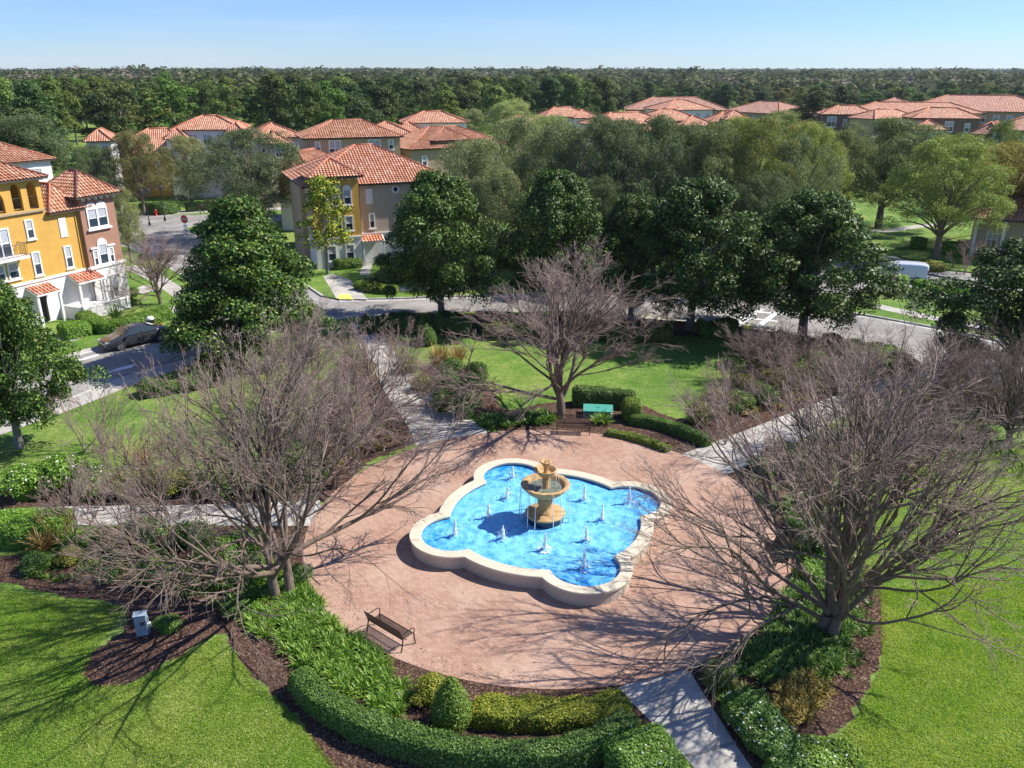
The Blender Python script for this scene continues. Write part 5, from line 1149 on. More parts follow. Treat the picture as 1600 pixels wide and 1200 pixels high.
# oaks
OG = 'oaks along the streets'
oaks = []
for sd in (1, 2, 3):
    oaks.append(leafy_proto('oak_tree', 200 + sd, '', 'tree', OG, (0, 0, 0), 0, M['oak'], M['bark_dark'], 3.0, 10.6, 5.4, P_OAK, 170, .95, 330, .165, .42, 3.4, .26, nmain=60, lump=.16, fill=.4, up=.35, jit=.8))
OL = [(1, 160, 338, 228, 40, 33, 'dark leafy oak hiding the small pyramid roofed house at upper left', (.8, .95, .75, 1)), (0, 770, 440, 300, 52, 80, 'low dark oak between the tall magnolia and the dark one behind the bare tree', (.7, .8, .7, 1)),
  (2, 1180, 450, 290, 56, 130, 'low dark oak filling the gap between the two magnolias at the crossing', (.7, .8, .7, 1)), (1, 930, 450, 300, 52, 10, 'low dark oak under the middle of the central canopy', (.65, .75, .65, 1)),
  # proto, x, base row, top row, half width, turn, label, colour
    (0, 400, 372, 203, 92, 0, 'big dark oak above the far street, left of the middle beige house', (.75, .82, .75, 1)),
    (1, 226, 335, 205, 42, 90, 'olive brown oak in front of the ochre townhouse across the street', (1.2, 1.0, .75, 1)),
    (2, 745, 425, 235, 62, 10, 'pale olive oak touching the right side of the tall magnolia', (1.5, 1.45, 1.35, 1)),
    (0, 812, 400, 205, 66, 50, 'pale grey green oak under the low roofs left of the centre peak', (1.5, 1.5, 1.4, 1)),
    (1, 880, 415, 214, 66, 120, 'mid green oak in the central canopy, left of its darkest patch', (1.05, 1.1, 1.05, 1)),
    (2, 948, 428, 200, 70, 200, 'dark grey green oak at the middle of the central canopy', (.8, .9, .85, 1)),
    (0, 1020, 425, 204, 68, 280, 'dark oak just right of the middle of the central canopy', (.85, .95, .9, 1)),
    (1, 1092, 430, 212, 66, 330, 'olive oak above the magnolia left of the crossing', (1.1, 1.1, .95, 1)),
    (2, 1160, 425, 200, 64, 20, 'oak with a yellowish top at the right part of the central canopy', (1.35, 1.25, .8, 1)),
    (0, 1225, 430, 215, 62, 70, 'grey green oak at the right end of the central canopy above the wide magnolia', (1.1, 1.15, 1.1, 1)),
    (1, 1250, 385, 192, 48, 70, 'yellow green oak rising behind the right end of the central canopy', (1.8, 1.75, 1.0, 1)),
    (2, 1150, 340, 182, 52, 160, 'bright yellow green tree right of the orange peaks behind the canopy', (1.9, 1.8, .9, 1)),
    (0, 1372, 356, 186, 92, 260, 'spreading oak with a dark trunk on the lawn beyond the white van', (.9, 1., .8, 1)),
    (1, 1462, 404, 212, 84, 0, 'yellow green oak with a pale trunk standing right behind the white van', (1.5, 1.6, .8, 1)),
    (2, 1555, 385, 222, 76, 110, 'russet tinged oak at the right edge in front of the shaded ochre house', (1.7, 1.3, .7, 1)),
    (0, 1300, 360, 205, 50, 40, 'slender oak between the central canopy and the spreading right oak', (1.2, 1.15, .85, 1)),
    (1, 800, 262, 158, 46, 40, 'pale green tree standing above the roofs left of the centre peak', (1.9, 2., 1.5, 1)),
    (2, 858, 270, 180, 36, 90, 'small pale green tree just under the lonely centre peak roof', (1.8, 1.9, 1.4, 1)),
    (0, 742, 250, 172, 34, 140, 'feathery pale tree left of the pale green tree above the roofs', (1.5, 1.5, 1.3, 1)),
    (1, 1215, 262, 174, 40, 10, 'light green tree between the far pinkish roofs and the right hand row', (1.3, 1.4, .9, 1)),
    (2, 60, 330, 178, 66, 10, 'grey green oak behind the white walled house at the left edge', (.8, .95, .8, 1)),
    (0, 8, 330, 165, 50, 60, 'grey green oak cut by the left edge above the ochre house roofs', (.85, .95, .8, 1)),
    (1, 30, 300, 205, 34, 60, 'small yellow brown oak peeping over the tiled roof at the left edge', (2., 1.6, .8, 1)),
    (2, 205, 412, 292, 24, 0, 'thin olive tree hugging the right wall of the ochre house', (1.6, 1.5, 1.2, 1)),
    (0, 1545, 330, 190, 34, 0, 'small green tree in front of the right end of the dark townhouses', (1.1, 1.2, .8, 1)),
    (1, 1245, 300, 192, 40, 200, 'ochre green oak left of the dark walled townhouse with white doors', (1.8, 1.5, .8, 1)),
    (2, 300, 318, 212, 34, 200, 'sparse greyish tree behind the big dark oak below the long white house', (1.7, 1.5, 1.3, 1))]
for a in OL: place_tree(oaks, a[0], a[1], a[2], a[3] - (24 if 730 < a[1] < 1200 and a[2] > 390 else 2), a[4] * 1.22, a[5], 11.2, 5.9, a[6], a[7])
# pine belt and mixed woods behind the houses: each of the nearer trees is a tree of its own
pines = []
for sd in range(5):
    pines.append(leafy_proto('pine_tree', 300 + sd, 'tall pine in the belt of woods behind the tiled roofs', 'tree', 'trees of the wood behind the houses', (0, 0, 0), 0, M['pine'], M['bark_dark'], 6.0 if sd < 3 else 2.5, 16.0, 3.9, P_PINE if sd < 3 else P_OAK, 50, 1.3, 150, .52, .5, 11, .2, nmain=12, lump=.34, fill=.35, up=.7))
g = np.random.default_rng(77)
def belt(px): return 118 if px < 128 else (172 if px < 620 else (196 if px < 945 else (330 if px < 1222 else (215 if px < 1285 else 330))))
spots = []
tries = 0
while len(spots) < 288 and tries < 60000:
    tries += 1; px = g.uniform(-60, 1660); d0 = belt(px); d = d0 + (g.random() ** 1.3) * (230 if px < 945 else 260); x = (px - 800) / F_PX * d * 1.03
    if px < 128 and d < 150 and g.random() < .3: continue
    if all((x - q[0]) ** 2 + (d - q[1]) ** 2 > (7.2 + d * .008) ** 2 for q in spots): spots.append((x, d, px))
tones = [((1, 1, 1, 1), 'tall dark pine'), ((1.45, 1.5, 1.1, 1), 'fresh green tree'), ((.75, .8, .85, 1), 'blackish green tree'), ((2.2, 1.7, 1.6, 1), 'greyish bare tree')]
WHERE = [(128, 'behind the white walled house at the left edge'), (185, 'above the small pyramid roof'), (262, 'above the ochre house across the street'), (330, 'above the left half of the long white house'), (395, 'above the right half of the long white house'), (470, 'above the low roof left of the french doors'), (550, 'above the left french doors'), (630, 'above the right french doors'), (690, 'above the left of the pinkish roof'), (740, 'above the right of the pinkish roof'), (800, 'behind the feathery pale tree'), (865, 'just left of the lonely centre peak'), (945, 'just right of the lonely centre peak'), (1020, 'beyond the left of the dull long roof'), (1110, 'beyond the middle of the dull long roof'), (1222, 'beyond the right of the dull long roof'), (1290, 'left of the house with white doors'), (1370, 'beyond the house with white doors'), (1450, 'beyond the left end of the very long roof'), (1530, 'beyond the middle of the very long roof'), (9999, 'beyond the right end of the very long roof')]
for i, (x, d, px) in enumerate(spots):
    sh = int(g.integers(0, 5)); ti = int(g.choice(4, p=(.48, .26, .19, .07) if px < 945 else (.38, .2, .26, .16))); hgt = g.uniform(.80, 1.1) if px < 945 else g.uniform(.64, .9)
    if d > 300: hgt *= .95
    c, lab = tones[ti]; row_ = 'front' if d < belt(px) + 45 else ('middle' if d < belt(px) + 110 else 'rear'); wh_ = next(t for q, t in WHERE if px < q)
    lab = f'{lab}, {row_} row of wood, {wh_}'; grp = lab; s = (g.uniform(.85, 1.3),) * 2 + (hgt,); col = tuple(v * g.uniform(.85, 1.15) for v in c[:3]) + (1,)
    if i < 5:
        r = pines[i]; r.location = (x, d, 0); r.scale = s; r['label'] = lab; r['group'] = grp
        for q in (r, *r.children): q.color = col
    else: copy_tree(pines[sh], (x, d, 0), g.uniform(0, 6.28), s, lab, grp, col)
# the woods beyond them, out to the horizon: one mass
def far_wood():
    C = []; Rr = []; tone = []   # crowns
    d = 130.
    while d < 5200:
        sp = 8.5 + d * .0062; W_ = 1.42 if d > 1600 else 2.3; nrow = int(W_ * d / sp)
        for k in range(nrow):
            x = (k / nrow - .5) * W_ * d + g.uniform(-.5, .5) * sp; y = d + g.uniform(-.5, .5) * sp; px = 800 + x / (y * 1.03) * F_PX
            if y < (belt(px) + (170 if px < 945 else 190) if -60 < px < 1660 else 150): continue
            nzv = math.sin(x * .004 + 1.3) * math.cos(y * .0031 + .4) + .5 * math.sin(x * .0113 + y * .006) + .35 * math.sin(x * .023 - y * .017 + 2)
            z = 9.0 + 1.7 * nzv + g.uniform(-1.5, 2.6) + min(2.0, max(0, (d - 700) * .0006)); z += (g.random() < .08) * g.uniform(1, 5) + 2.2 * math.sin(x * .0021 + y * .0007 + 1) * (d > 900); C.append((x, y, z)); Rr.append(sp * .5 * g.uniform(.55, 1.5))
            t2 = math.sin(x * .013 + 2) * math.sin(y * .009 + x * .003) + .4 * g.normal(); tone.append(2 if t2 > .95 and d < 1100 else (1 if t2 > .3 else 0))
        d += sp * (.85 if d < 1200 else 1.0)
    C = np.array(C); Rr = np.array(Rr); tone = np.array(tone); B = len(C); per = np.where(C[:, 1] < 900, 44, np.where(C[:, 1] < 2000, 24, 14)); idx = np.repeat(np.arange(B), per); n = len(idx)
    dd = unit(g.normal(0, 1, (n, 3))); dd[:, 2] = np.where(g.random(n) < .75, np.abs(dd[:, 2]), dd[:, 2]); r = Rr[idx]; pos = C[idx] + dd * r[:, None] * g.uniform(.55, 1.05, (n, 1)) * np.array([1, 1, .75])
    L = r * np.where(C[idx, 1] < 900, .42, .62) * g.uniform(.7, 1.3, n); V, F = leaves_np(g, pos, dd + [0, 0, .7], L, L * .62, .4)
    low = np.arange(B); sk, sf = leaves_np(g, C * [1, 1, .5], np.tile([0., -1, .6], (B, 1)), Rr * 2.4, Rr * 2.0, .1)   # dark understory between the crowns
    V, F = merge([(V, F), (sk, sf)]); mi = np.concatenate([tone[idx], np.zeros(B, int)])
    M['wood1'] = leaf_mat('woodland green', [(0, (.04, .058, .024)), (.5, (.072, .095, .036)), (1, (.13, .15, .06))], .8, .15, .1, False)
    M['wood2'] = leaf_mat('woodland olive', [(0, (.07, .085, .03)), (.5, (.11, .125, .05)), (1, (.17, .18, .08))], .8, .15, .1, False)
    M['wood3'] = leaf_mat('woodland bare', [(0, (.13, .105, .08)), (.5, (.19, .16, .13)), (1, (.27, .23, .19))], .8, .1, .1, False)
    o = link('far_wood', np_mesh('far wood', V, F, [M['wood1'], M['wood2'], M['wood3']], mi)); tag(o, 'mixed woods stretching to the horizon behind the houses', 'woods', None, 'stuff'); print('far wood quads', len(F), B)
far_wood()

# ---------------------------------------------------------------- hedges and shrubs
def T(z, *px): return [P(x, y, z) for x, y in px]
hedge('long low clipped dark green hedge curving round the front of the plaza beds', T(.8, (462, 1040), (500, 1078), (560, 1112), (640, 1140), (740, 1160), (850, 1163), (930, 1145), (990, 1112)), .70, .7, (1., 1.08, .95, 1), 650, .07, seed=1)
hedge('clipped golden green hedge along the front edge of the plaza', T(.7, (738, 1092), (800, 1096), (880, 1097), (945, 1089), (978, 1078)), 1.0, .55, (2.6, 1.75, .8, 1), 700, .06, seed=2)
hedge('bright green boxy hedge flecked with white flowers beside the front path', T(.8, (985, 1140), (1020, 1190), (1055, 1240)), 1.7, .8, (1.3, 1.45, 1., 1), 650, .07, flowers=40, seed=3)
hedge('small cube shaped olive hedge at the front right of the plaza', T(.9, (1108, 1038), (1148, 1036)), .85, .95, (1.6, 1.35, .9, 1), 650, .06, seed=4)
hedge('loose flowering hedge with white blossoms along the right side of the front path', T(.6, (1160, 1085), (1190, 1125), (1225, 1160), (1250, 1210)), 1.2, .65, (1.1, 1.25, 1, 1), 550, .08, flowers=90, seed=5, wob=.14, round_=.5)
hedge('low bright ground hedge with white specks at the bottom edge right of the path', T(.35, (1235, 1170), (1280, 1185), (1330, 1215)), 1.5, .4, (1.7, 1.7, 1., 1), 500, .08, flowers=50, seed=6, wob=.14, round_=.5)
hedge('bright green boxy hedge at the left edge beside the end of the left path', T(.9, (-60, 815), (40, 812), (104, 808)), 1.7, .95, (1.6, 1.8, 1., 1), 450, .08, flowers=30, seed=7)
hedge('dark boxy hedge behind the teal cabinet', T(1., (896, 607), (950, 608), (992, 612)), .9, 1.05, (.9, .95, .9, 1), 350, .09, seed=8)
hedge('olive clipped end block of the hedge behind the teal cabinet', T(1., (986, 622), (990, 634)), .9, 1., (1.5, 1.35, .95, 1), 400, .08, seed=9)
hedge('thin low hedge curving from the hedge block towards the right path', T(.5, (985, 648), (1030, 655), (1070, 668), (1108, 684)), .6, .5, (1., 1.1, .9, 1), 350, .08, seed=10)
hedge('very low edging hedge along the back right rim of the plaza', T(.3, (950, 671), (1000, 682), (1045, 698)), .5, .3, (1.6, 1.3, .85, 1), 400, .08, seed=11)
hedge('long dark hedge under the tall magnolia beside the ring street', T(1., (562, 499), (640, 497), (740, 502)), 1.5, 1.1, (.85, .9, .85, 1), 160, .13, seed=12, wob=.12)
hedge('long brownish hedge behind the lawn beneath the bare tree with the straight trunk', T(.9, (755, 507), (860, 508), (960, 512), (1050, 515)), 1.6, 1., (1.5, 1.05, .8, 1), 150, .13, seed=13, wob=.15, round_=.5)
hedge('leafy green hedge left of the yellow crossing pad', T(.8, (1095, 508), (1125, 506), (1150, 506)), 1.4, .9, (1.3, 1.5, 1., 1), 200, .12, seed=14, wob=.12, round_=.5)
hedge('low dark hedge beneath the wide magnolia at the kerb', T(.6, (1195, 520), (1235, 524), (1265, 527)), 1.2, .6, (1.1, 1.1, .8, 1), 200, .12, seed=15, wob=.12)
hedge('olive hedge at the corner between the street and the right path', T(.9, (1345, 540), (1385, 553), (1410, 568)), 2.4, 1., (1.5, 1.35, .9, 1), 180, .11, seed=16, wob=.12, round_=.5)
hedge('clipped hedge nearest the magnolia below the ochre house porch', T(.9, (92, 510), (115, 506), (134, 502)), 1.9, .95, (1.5, 1.7, 1., 1), 170, .12, seed=17)
hedge('clipped hedge along the walk in front of the white terrace', T(.8, (128, 486), (145, 498), (168, 503), (215, 494), (262, 482)), 1.2, .85, (1.4, 1.45, .9, 1), 170, .12, seed=18)
hedge('trimmed hedge left of the dark door of the beige house', T(.8, (522, 408), (545, 406), (562, 404)), 1.3, .85, (1.1, 1.1, .8, 1), 120, .14, seed=19)
hedge('upper of two dark hedges right of the front walk of the beige house', T(.8, (590, 425), (620, 427), (660, 428)), 1.6, .85, (1., 1., .8, 1), 120, .14, seed=20)
hedge('lower of two olive hedges right of the front walk of the beige house', T(.6, (560, 440), (590, 446), (620, 448)), 1.3, .6, (1.7, 1.5, .8, 1), 120, .14, seed=21)
hedge('bright clipped block hedge hiding the front of the white van', T(1.2, (1396, 432), (1420, 434)), 1.6, 1.3, (1.9, 2.2, 1., 1), 130, .13, seed=22)
hedge('large bright clipped hedge right of the white van', T(1.2, (1436, 443), (1465, 444), (1490, 452)), 3.2, 1.3, (1.9, 2.2, 1., 1), 120, .13, seed=23)
hedge('round topped dark hedge left of the pale trunked oak', T(1., (1425, 372), (1448, 374)), 2.6, 1.1, (1.3, 1.5, .9, 1), 90, .16, seed=24, round_=.6)
hedge('round topped hedge right of the pale trunked oak', T(1., (1478, 384), (1500, 382)), 3.0, 1.2, (1.5, 1.8, .9, 1), 90, .16, seed=25, round_=.6)
hedge('low reddish hedge at the foot of the pale trunked oak', T(.7, (1440, 410), (1475, 412)), 2.2, .8, (2., 1.2, .8, 1), 90, .15, seed=26, round_=.6)
hedge('dark hedge in front of the ochre house across the street', T(1., (222, 320), (250, 322), (275, 318)), 1.6, 1.3, (.9, 1., .9, 1), 60, .2, seed=27)
hedge('dark hedge in front of the white garden wing across the street', T(1., (290, 318), (330, 315)), 1.4, 1.1, (1., 1.1, .9, 1), 60, .2, seed=28)
hedge('green clipped hedge behind the bare shrubs right of the plaza edge', T(.7, (1225, 690), (1248, 712), (1262, 735)), 1.3, .75, (1.1, 1.3, 1.1, 1), 350, .08, seed=29, round_=.5)
hedge('dark hedge on the lawn edge beyond the left flowering shrubs', T(.8, (215, 600), (300, 585), (330, 575)), 1.6, .9, (.9, 1., .9, 1), 160, .12, seed=30, round_=.5, wob=.15)
# cone topiaries
def cone_topiary(px, py, h, r, label, dens, leaf, color):
    p = P(px, py); gg = np.random.default_rng(int(px)); V = []; F = []; n = 20; prof = [(r * .75, 0), (r, h * .18), (r * .97, h * .35), (r * .78, h * .6), (r * .45, h * .83), (r * .15, h * .97), (.01, h)]
    V = np.array([(a * math.cos(2 * math.pi * k / n), a * math.sin(2 * math.pi * k / n), z) for a, z in prof for k in range(n)]); F = np.array([(i * n + k, i * n + (k + 1) % n, (i + 1) * n + (k + 1) % n, (i + 1) * n + k) for i in range(len(prof) - 1) for k in range(n)])
    A, B, C, D = (V[F[:, j]] for j in range(4)); cr = np.cross(C - A, D - B); ar = .5 * np.linalg.norm(cr, axis=1); fn = unit(cr); nl = int(ar.sum() * dens); fi = gg.choice(len(F), nl, p=ar / ar.sum()); u = gg.random((nl, 1)); v = gg.random((nl, 1))
    pt = (A[fi] * (1 - u) + B[fi] * u) * (1 - v) + (D[fi] * (1 - u) + C[fi] * u) * v + fn[fi] * gg.normal(.02, .03, (nl, 1)); lv, lf = leaves_np(gg, pt, fn[fi] + [0, 0, .3], leaf * gg.uniform(.7, 1.3, nl), leaf * .6 * gg.uniform(.8, 1.2, nl), .5)
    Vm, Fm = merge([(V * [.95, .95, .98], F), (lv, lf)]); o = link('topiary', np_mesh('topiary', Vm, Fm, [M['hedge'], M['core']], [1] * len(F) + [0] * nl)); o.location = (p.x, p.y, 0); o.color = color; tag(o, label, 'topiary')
cone_topiary(706, 1132, 1.75, .58, 'cone shaped topiary in front of the golden hedge', 800, .06, (1.5, 1.4, .95, 1))
cone_topiary(667, 538, 1.6, .70, 'dark cone topiary at the back of the lawn under the tall magnolia', 300, .10, (1., 1.1, .9, 1))
# shrubs
SH = [bush_mesh(400 + k, 4800, 1.0, .62, .10, M['hedge'], nb=13) for k in range(3)] + [bush_mesh(410, 4800, 1.0, .6, .10, M['hedge'], nb=13, flowers=90)]
GR = np.random.default_rng(5)
def shrub(px, py, r, k, color, label, group=None, zs=1.0, name='shrub', cat='shrub'):
    p = P(px, py); o = link(name, SH[k], None, (p.x, p.y, 0)); o.scale = (r, r * GR.uniform(.85, 1.1), r * zs); o.rotation_euler = (0, 0, GR.uniform(0, 6.28)); o.color = color; return tag(o, label, cat, group)
DK, MD, LT, GO, BR = (.85, .95, .85, 1), (1.15, 1.25, 1, 1), (1.6, 1.75, 1., 1), (2.3, 1.55, .8, 1), (2.1, 1.3, 1., 1)
shrub(672, 1092, .72, 0, GO, 'round golden green shrub at the left end of the golden hedge')
for px, py, r, lab in ((48, 772, 1.5, 'leftmost flowering shrub above the boxy hedge at the left edge'), (98, 760, 1.6, 'middle flowering shrub above the left path'), (150, 768, 1.3, 'right flowering shrub above the left path, next to dry shrubs')): shrub(px, py, r, 3, LT, lab)
for px, py, r, lab in ((704, 592, 1.1, 'dark shrub at the far end of the thicket right of the back left path'), (745, 594, 1.0, 'rounded dark shrub at the right end of the thicket by the lawn'), (700, 618, 1.2, 'leafy shrub in the middle of the thicket right of the back left path'), (738, 622, 1.2, 'glossy shrub in the thicket facing the lawn'), (728, 650, 1.2, 'near shrub of the thicket beside the plaza rim'), (690, 640, .9, 'small shrub of the thicket leaning over the path')): shrub(px, py, r, int(GR.integers(0, 3)), MD, lab, zs=1.2)
for px, py, r, lab in ((184, 470, .75, 'small ball shrub nearest the terrace railing'), (197, 466, .75, 'middle small ball shrub at the corner of the ochre house'), (208, 462, .75, 'farthest small ball shrub at the corner of the ochre house'), (201, 478, .8, 'ball shrub in front of the row at the corner of the ochre house')): shrub(px, py, r, 0, MD, lab, zs=.9)
MARKS = [(262, 985, 'just right of the grey control box'), (60, 888, 'in the mulch at the left edge'), (110, 880, 'in the mulch just below the golden grass'), (175, 905, 'in the mulch above the near left lawn'), (240, 905, 'in the mulch up from the control box, left one'), (290, 925, 'in the mulch up from the control box, right one'), (370, 960, 'in the mulch between control box and left big tree'), (410, 905, 'touching the left big bare tree trunk'), (470, 905, 'between the left big tree and the plaza'), (80, 850, 'beside the golden grass at the left path'), (150, 790, 'at the far left of the left path'), (200, 760, 'beside the rusty grass on the left lawn'), (260, 750, 'on the far side of the left path, left part'), (330, 770, 'on the far side of the left path, middle part'), (400, 765, 'on the far side of the left path, right part'), (470, 750, 'near the strappy leaves at the left plaza rim'), (180, 860, 'on the near side of the left path, left part'), (260, 850, 'on the near side of the left path, middle part'), (350, 870, 'in the mulch right by the left big bare tree'), (540, 700, 'where the back left path meets the plaza'), (525, 650, 'left of the back left path, near part'), (550, 590, 'left of the back left path, far part'), (480, 570, 'on the lawn under the broad magnolia, right part'), (390, 560, 'on the lawn under the broad magnolia, left part'), (320, 585, 'next to the dark hedge on the left lawn'), (640, 590, 'right of the back left path, far part'), (655, 630, 'right of the back left path, near part'), (830, 517, 'in the brownish hedge behind the lawn, left part'), (930, 520, 'in the brownish hedge behind the lawn, middle part'), (1020, 521, 'in the brownish hedge behind the lawn, right part'), (1100, 660, 'at the near right corner of the back lawn'), (1145, 640, 'beside the right path, first clump from the plaza'), (1185, 628, 'beside the right path, second clump from the plaza'), (1240, 605, 'beside the right path, third clump from the plaza'), (1290, 590, 'beside the right path, fourth clump from the plaza'), (1170, 590, 'just below the fountain grass at the back lawn'), (1225, 565, 'under the wide magnolia, left part'), (1270, 555, 'under the wide magnolia, middle part'), (1330, 565, 'at the olive hedge on the street corner'), (1200, 730, 'between plaza and right path, left part'), (1250, 760, 'by the rusty grass right of the plaza'), (1300, 730, 'between plaza and right path, right part'), (1340, 695, 'at the foot of the upright bare tree'), (1400, 680, 'on the right lawn edge, first clump'), (1450, 670, 'on the right lawn edge, second clump'), (1500, 655, 'on the right lawn edge, third clump'), (1550, 660, 'on the right lawn edge, fourth clump'), (1595, 670, 'on the right lawn edge at the frame'), (1240, 870, 'directly behind the right bench'), (1285, 845, 'between right bench and the lawn')]
def near_text(px, py): return min(MARKS, key=lambda m: (m[0] - px) ** 2 + (2 * (m[1] - py)) ** 2)[2]
# (x, row, radius, tone) of the mixed shrub borders
mix = [(262, 985, .55, MD), (60, 888, .7, DK), (110, 880, .6, BR), (175, 905, .6, DK), (240, 905, .9, MD), (290, 925, .8, DK), (330, 900, .8, MD), (370, 960, .6, DK), (410, 905, .7, MD), (470, 905, .6, DK), (300, 770, 1.0, BR), (345, 775, 1.0, MD), (385, 765, 1.1, MD), (250, 772, 1.2, BR), (205, 775, 1.1, BR), (470, 750, 1.1, MD), (500, 738, .9, LT), (430, 770, .9, DK), (300, 850, 1.0, DK), (340, 880, 1.0, MD), (225, 840, 1.0, MD), (380, 860, .8, MD), (170, 850, .8, BR), (120, 860, .8, DK), (540, 700, .9, MD), (575, 680, .9, DK), (520, 650, 1.1, BR), (560, 590, 1.2, BR), (480, 560, 1.3, BR), (390, 560, 1.3, DK), (330, 585, 1.2, BR), (640, 580, 1., BR), (660, 610, .9, BR), (1090, 660, 1., BR), (1120, 645, 1.2, BR), (1150, 640, 1.1, LT), (1185, 628, 1.2, MD), (1210, 610, 1.3, BR), (1240, 600, 1.3, MD), (1270, 585, 1.4, LT), (1300, 570, 1.4, MD), (1330, 575, 1.3, BR), (1160, 610, 1.2, BR), (1190, 585, 1.4, BR), (1225, 565, 1.4, BR), (1260, 555, 1.2, BR), (1300, 548, 1.2, DK), (1335, 560, 1.2, MD), (1190, 735, .8, MD), (1215, 720, .9, DK), (1270, 760, 1., BR), (1290, 720, 1., BR), (1320, 700, 1.1, MD), (1365, 690, 1.2, BR), (1400, 670, 1.2, DK), (1440, 650, 1.2, BR), (1490, 640, 1.3, BR), (1540, 640, 1.3, MD), (1590, 650, 1.4, DK), (1250, 830, .9, MD), (1275, 860, .9, MD), (1262, 905, .6, LT), (1290, 830, .8, DK), (1460, 690, 1., BR), (1530, 690, 1.1, BR)]
for i, (px, py, r, c) in enumerate(mix):
    side = 'left' if px < 700 else 'right'; tone = {BR: 'brownish', MD: 'mid green', LT: 'light green', DK: 'dark green'}[c]
    lab = f'{tone} loose shrub {near_text(px, py)}'; shrub(px, py, r, int(GR.integers(0, 3)), c, lab, lab, zs=GR.uniform(.8, 1.2))
# leafless twiggy shrubs: small copies of a light bare bush
(wv, wf), (tv, tf) = bare_tree_meshes(61, height=3.4, limbs=9, trunk_h=.25, trunk_r=.05, counts=(4, 5, 5), multi=3, elev=(28, 76), droop=.1, lens=(.7, .62, .55))
tw = empty('bare_shrub', (0, 0, 0), 0, '', 'shrub', None); link('stems', np_mesh('stems', wv, wf, M['bark_thin'], smooth=True), tw); link('twigs', np_mesh('twigs', tv, tf, M['bark_thin'], smooth=True), tw)
tws = [(180, 735), (215, 760), (260, 750), (240, 800), (290, 745), (330, 790), (150, 800), (200, 860), (270, 880), (130, 835), (350, 750), (420, 755), (160, 700), (1110, 690), (1140, 660), (1180, 640), (1120, 625), (1215, 625), (1250, 610), (1290, 595), (1205, 585), (1160, 590), (1245, 575), (1330, 590), (1260, 700), (1300, 745), (1330, 770), (1210, 740), (1240, 790), (1390, 690), (1430, 690), (1500, 660), (1550, 665), (1590, 690), (1480, 620), (1520, 610), (640, 600), (625, 570), (655, 640), (560, 620), (530, 590), (480, 600), (520, 700), (590, 700), (560, 740), (870, 520), (820, 515), (930, 520), (990, 522), (1040, 520)]
for i, (px, py) in enumerate(tws):
    p = P(px, py); lab = f'leafless twiggy shrub {near_text(px, py)}'; s = GR.uniform(.75, 1.15)
    if i == 0: tw.location = p; tw['label'] = lab; tw['group'] = lab; tw.scale = (s, s, s)
    else: copy_tree(tw, p, GR.uniform(0, 6.28), s, lab, lab)
for px, py, lab in ((1500, 425, 'bare pruned shrub with pale stems between the white van and the dark magnolia'), (1525, 430, 'bare pruned shrub right of another one near the dark magnolia')):
    p = P(px, py); copy_tree(tw, p, 1., 1.1, lab, None)['group'] = 'pruned shrubs by the van'
# strap leaved plants
def strap_plant(px, py, nper, L, W, mat, color, label, name='strappy_plant', cat='plant', spread=.9, lift=1.0, s=1.0):
    gg = np.random.default_rng(int(px * 7 + py)); p = P(px, py); C = np.stack([gg.normal(0, .12 * s, 5), gg.normal(0, .12 * s, 5), np.zeros(5)], 1)
    V, F = blades(gg, C, nper // 5, L, W, spread, lift); o = link(name, np_mesh(name, V, F, mat), None, (p.x, p.y, 0)); o.color = color; return tag(o, label, cat)
strap_plant(940, 662, 150, .75, .06, M['lir'], (1.3, 1.3, 1, 1), 'bright strap leaved clump right of the back bench', s=2)
strap_plant(862, 658, 130, .65, .06, M['lir'], (1.2, 1.2, 1, 1), 'bright strap leaved clump left of the back bench', s=2)
for px, py, L, lab in ((690, 572, 1.8, 'tall dry fountain grass at the back left of the lawn'), (712, 570, 1.6, 'dry fountain grass with dark stems beside the taller one'), (1172, 560, 1.7, 'yellow green fountain grass at the right end of the lawn'), (1212, 545, 1.8, 'dry golden fountain grass under the wide magnolia'), (88, 850, 1.5, 'golden dry fountain grass by the end of the left path'), (70, 862, 1.2, 'shorter dry grass beside the golden one at the left path'), (1256, 745, 1.3, 'rusty dry grass among the bare shrubs right of the plaza'), (225, 735, 1.4, 'rusty dry grass on the left lawn behind the twiggy shrubs'), (180, 500, 1.4, 'dark spiky plant in the hedge before the white terrace')):
    dk = px == 180; strap_plant(px, py, 170, L, .045, M['lir'] if dk else M['dry'], (.6, .7, .6, 1) if dk else (1.1, 1., .9, 1), lab, 'ornamental_grass', 'grass', .8, 1.15, 1.6)
def strap_bed(px_poly, n, L, W, mat, color, label, seed, nper=34):
    gg = np.random.default_rng(seed); C = poly_points(gg, PP(*px_poly), n); V, F = blades(gg, C, nper, L, W, .95, .95); o = link('strappy_leaf_bed', np_mesh('strappy leaf bed', V, F, mat)); o.color = color; return tag(o, label, 'ground cover', None, 'stuff')
strap_bed([(378, 930), (420, 885), (478, 915), (510, 960), (548, 992), (590, 1026), (636, 1062), (648, 1096), (630, 1122), (590, 1112), (530, 1080), (470, 1045), (435, 1010), (395, 985)], 330, .48, .035, M['lir'], (1.35, 1.35, 1, 1), 'dense bed of bright strappy leaves behind the front left bench', 1)
strap_bed([(1150, 1022), (1195, 985), (1240, 905), (1290, 880), (1335, 950), (1325, 1010), (1300, 1060), (1240, 1075), (1165, 1070)], 300, .46, .035, M['lir'], (.95, 1., 1, 1), 'dark bed of strappy leaves at the foot of the largest bare tree', 2)
strap_bed([(1205, 1075), (1285, 1045), (1290, 1085), (1275, 1130), (1240, 1150), (1215, 1120)], 60, .42, .035, M['dry'], (.9, .95, .6, 1), 'yellowing strappy leaves in the mulch right of the front path', 3)
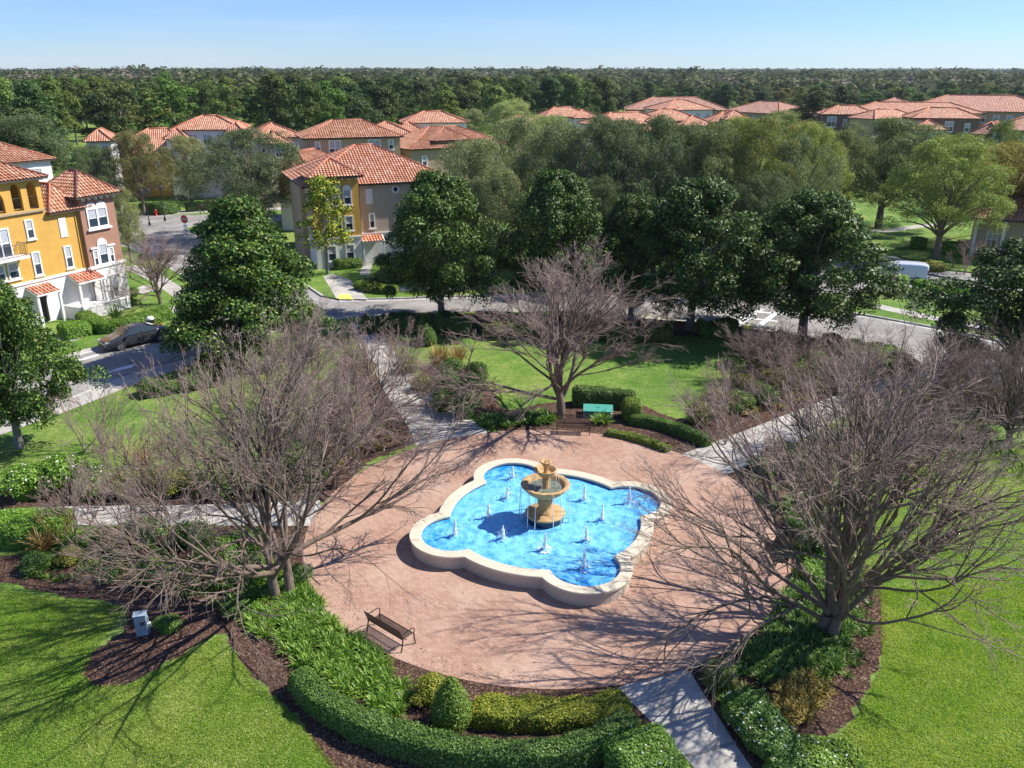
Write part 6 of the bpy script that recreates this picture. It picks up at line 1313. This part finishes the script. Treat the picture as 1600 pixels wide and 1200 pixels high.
strap_bed([(745, 655), (800, 648), (852, 645), (858, 662), (800, 668), (750, 672)], 85, .5, .05, M['lir'], (1., 1.05, 1, 1), 'bed of strappy leaves left of the back bench', 4)
strap_bed([(310, 850), (400, 830), (430, 880), (390, 930), (320, 900)], 70, .42, .035, M['lir'], (.95, 1., 1, 1), 'patchy strappy leaves beneath the left bare tree', 5)
strap_bed([(440, 745), (500, 715), (515, 745), (470, 775)], 60, .45, .045, M['lir'], (1.2, 1.25, 1, 1), 'strappy leaves beside the left rim of the plaza', 6)
strap_bed([(1248, 868), (1290, 830), (1310, 870), (1262, 900)], 60, .45, .045, M['lir'], (1.1, 1.2, 1, 1), 'strappy leaves behind the right bench', 7)
strap_bed([(210, 850), (300, 845), (420, 835), (440, 900), (400, 960), (330, 950), (250, 925), (200, 890)], 150, .42, .04, M['lir'], (.85, .9, .8, 1), 'patchy low greenery in the mulch around the left big bare tree', 8, 26)
strap_bed([(20, 872), (180, 852), (215, 900), (100, 912), (20, 895)], 70, .35, .04, M['lir'], (.8, .8, .7, 1), 'sparse low greenery in the mulch at the left edge', 9, 22)
strap_bed([(1290, 880), (1340, 870), (1365, 950), (1360, 1020), (1325, 1060), (1310, 1000)], 60, .35, .04, M['lir'], (.8, .85, .7, 1), 'sparse low greenery along the outer mulch right of the biggest bare tree', 10, 22)
strap_bed([(1110, 1075), (1150, 1060), (1180, 1090), (1215, 1160), (1190, 1180), (1150, 1130)], 50, .38, .04, M['lir'], (.9, 1., .8, 1), 'low greenery in the shade right of the front path', 11, 24)
strap_bed([(1150, 740), (1230, 700), (1290, 720), (1290, 800), (1240, 820), (1180, 780)], 90, .4, .045, M['lir'], (.8, .9, .7, 1), 'patchy greenery between the right path and the plaza', 12, 24)
strap_bed([(1130, 640), (1190, 570), (1290, 545), (1380, 565), (1300, 610), (1180, 655)], 150, .5, .06, M['dry'], (.75, .8, .5, 1), 'mixed dry greenery under the shrubs left of the right path', 13, 24)
strap_bed([(110, 785), (300, 770), (480, 760), (620, 690), (560, 640), (520, 700), (430, 745), (250, 762)], 150, .45, .05, M['dry'], (.75, .85, .5, 1), 'mixed dry greenery under the shrubs above the left path', 14, 24)
# the grass of the nearer lawns, blade tufts too many to count
def turf(poly, n, seed):
    gg = np.random.default_rng(seed); pts = poly_points(gg, poly, n); pts[:, 2] = .02; nn = gg.normal(0, 1, (n, 3)); nn[:, 2] = abs(nn[:, 2]) * .35
    return leaves_np(gg, pts, nn, gg.uniform(.035, .08, n), gg.uniform(.02, .04, n), .2)
M['turf'] = leaf_mat('turf blades', [(.15, (.12, .26, .015)), (.40, (.24, .39, .04)), (.60, (.43, .50, .13)), (.9, (.70, .67, .33))], .85, .45, .1, False, .72)
tv_, tf_ = merge([turf(PP((-40, 915), (100, 936), (196, 950), (145, 1020), (132, 1055), (148, 1072), (205, 1068), (345, 993), (400, 1064), (458, 1118), (560, 1240), (700, 1500), (-300, 1500), (-300, 915)), 190000, 1), turf(PP((1376, 925), (1800, 880), (1800, 1500), (1440, 1500), (1350, 1240), (1293, 1172), (1338, 1121), (1378, 1040)), 140000, 2), turf(PP((1300, 800), (1350, 740), (1450, 700), (1640, 690), (1640, 900), (1376, 945)), 50000, 3)])
tag(link('turf', np_mesh('turf', tv_, tf_, M['turf'])), 'short grass blades of the nearer lawns', 'grass', None, 'stuff')
# fallen leaves and twigs over the mulch and bricks
def litter():
    gg = np.random.default_rng(9); pts = np.concatenate([poly_points(gg, PP(*BED_F), 2600), poly_points(gg, PLZ, 420), poly_points(gg, PP((1150, 1050), (1240, 900), (1370, 930), (1378, 1040), (1290, 1160), (1200, 1130)), 900)]); n = len(pts); pts[:, 2] = .035
    V, F = leaves_np(gg, pts, np.tile([0., 0, 1], (n, 1)), gg.uniform(.03, .09, n), gg.uniform(.02, .05, n), .35); m = leaf_mat('fallen leaves', [(0, (.10, .06, .035)), (.6, (.26, .17, .10)), (1, (.48, .38, .27))], .8, 0.05, .1, False)
    tag(link('leaf_litter', np_mesh('leaf litter', V, F, m)), 'dry leaves scattered over mulch and bricks', 'leaf litter', None, 'stuff')
litter()

# ---------------------------------------------------------------- the air
hz = MB().box(-8600, 8600, -230, 8000, -1.3, 27).build('haze', bpy.data.materials.new('haze air'))
hm = hz.data.materials[0]; hm.use_nodes = True; hn = hm.node_tree; hn.nodes.remove(hn.nodes['Principled BSDF'])
pv = hn.nodes.new('ShaderNodeVolumePrincipled'); pv.inputs['Density'].default_value = 8e-5; pv.inputs['Color'].default_value = (.80, .88, 1.0, 1); pv.inputs['Anisotropy'].default_value = .3
hn.links.new(pv.outputs[0], hn.nodes['Material Output'].inputs['Volume']); tag(hz, 'thin blue air over the distant woods', 'haze', None, 'stuff')
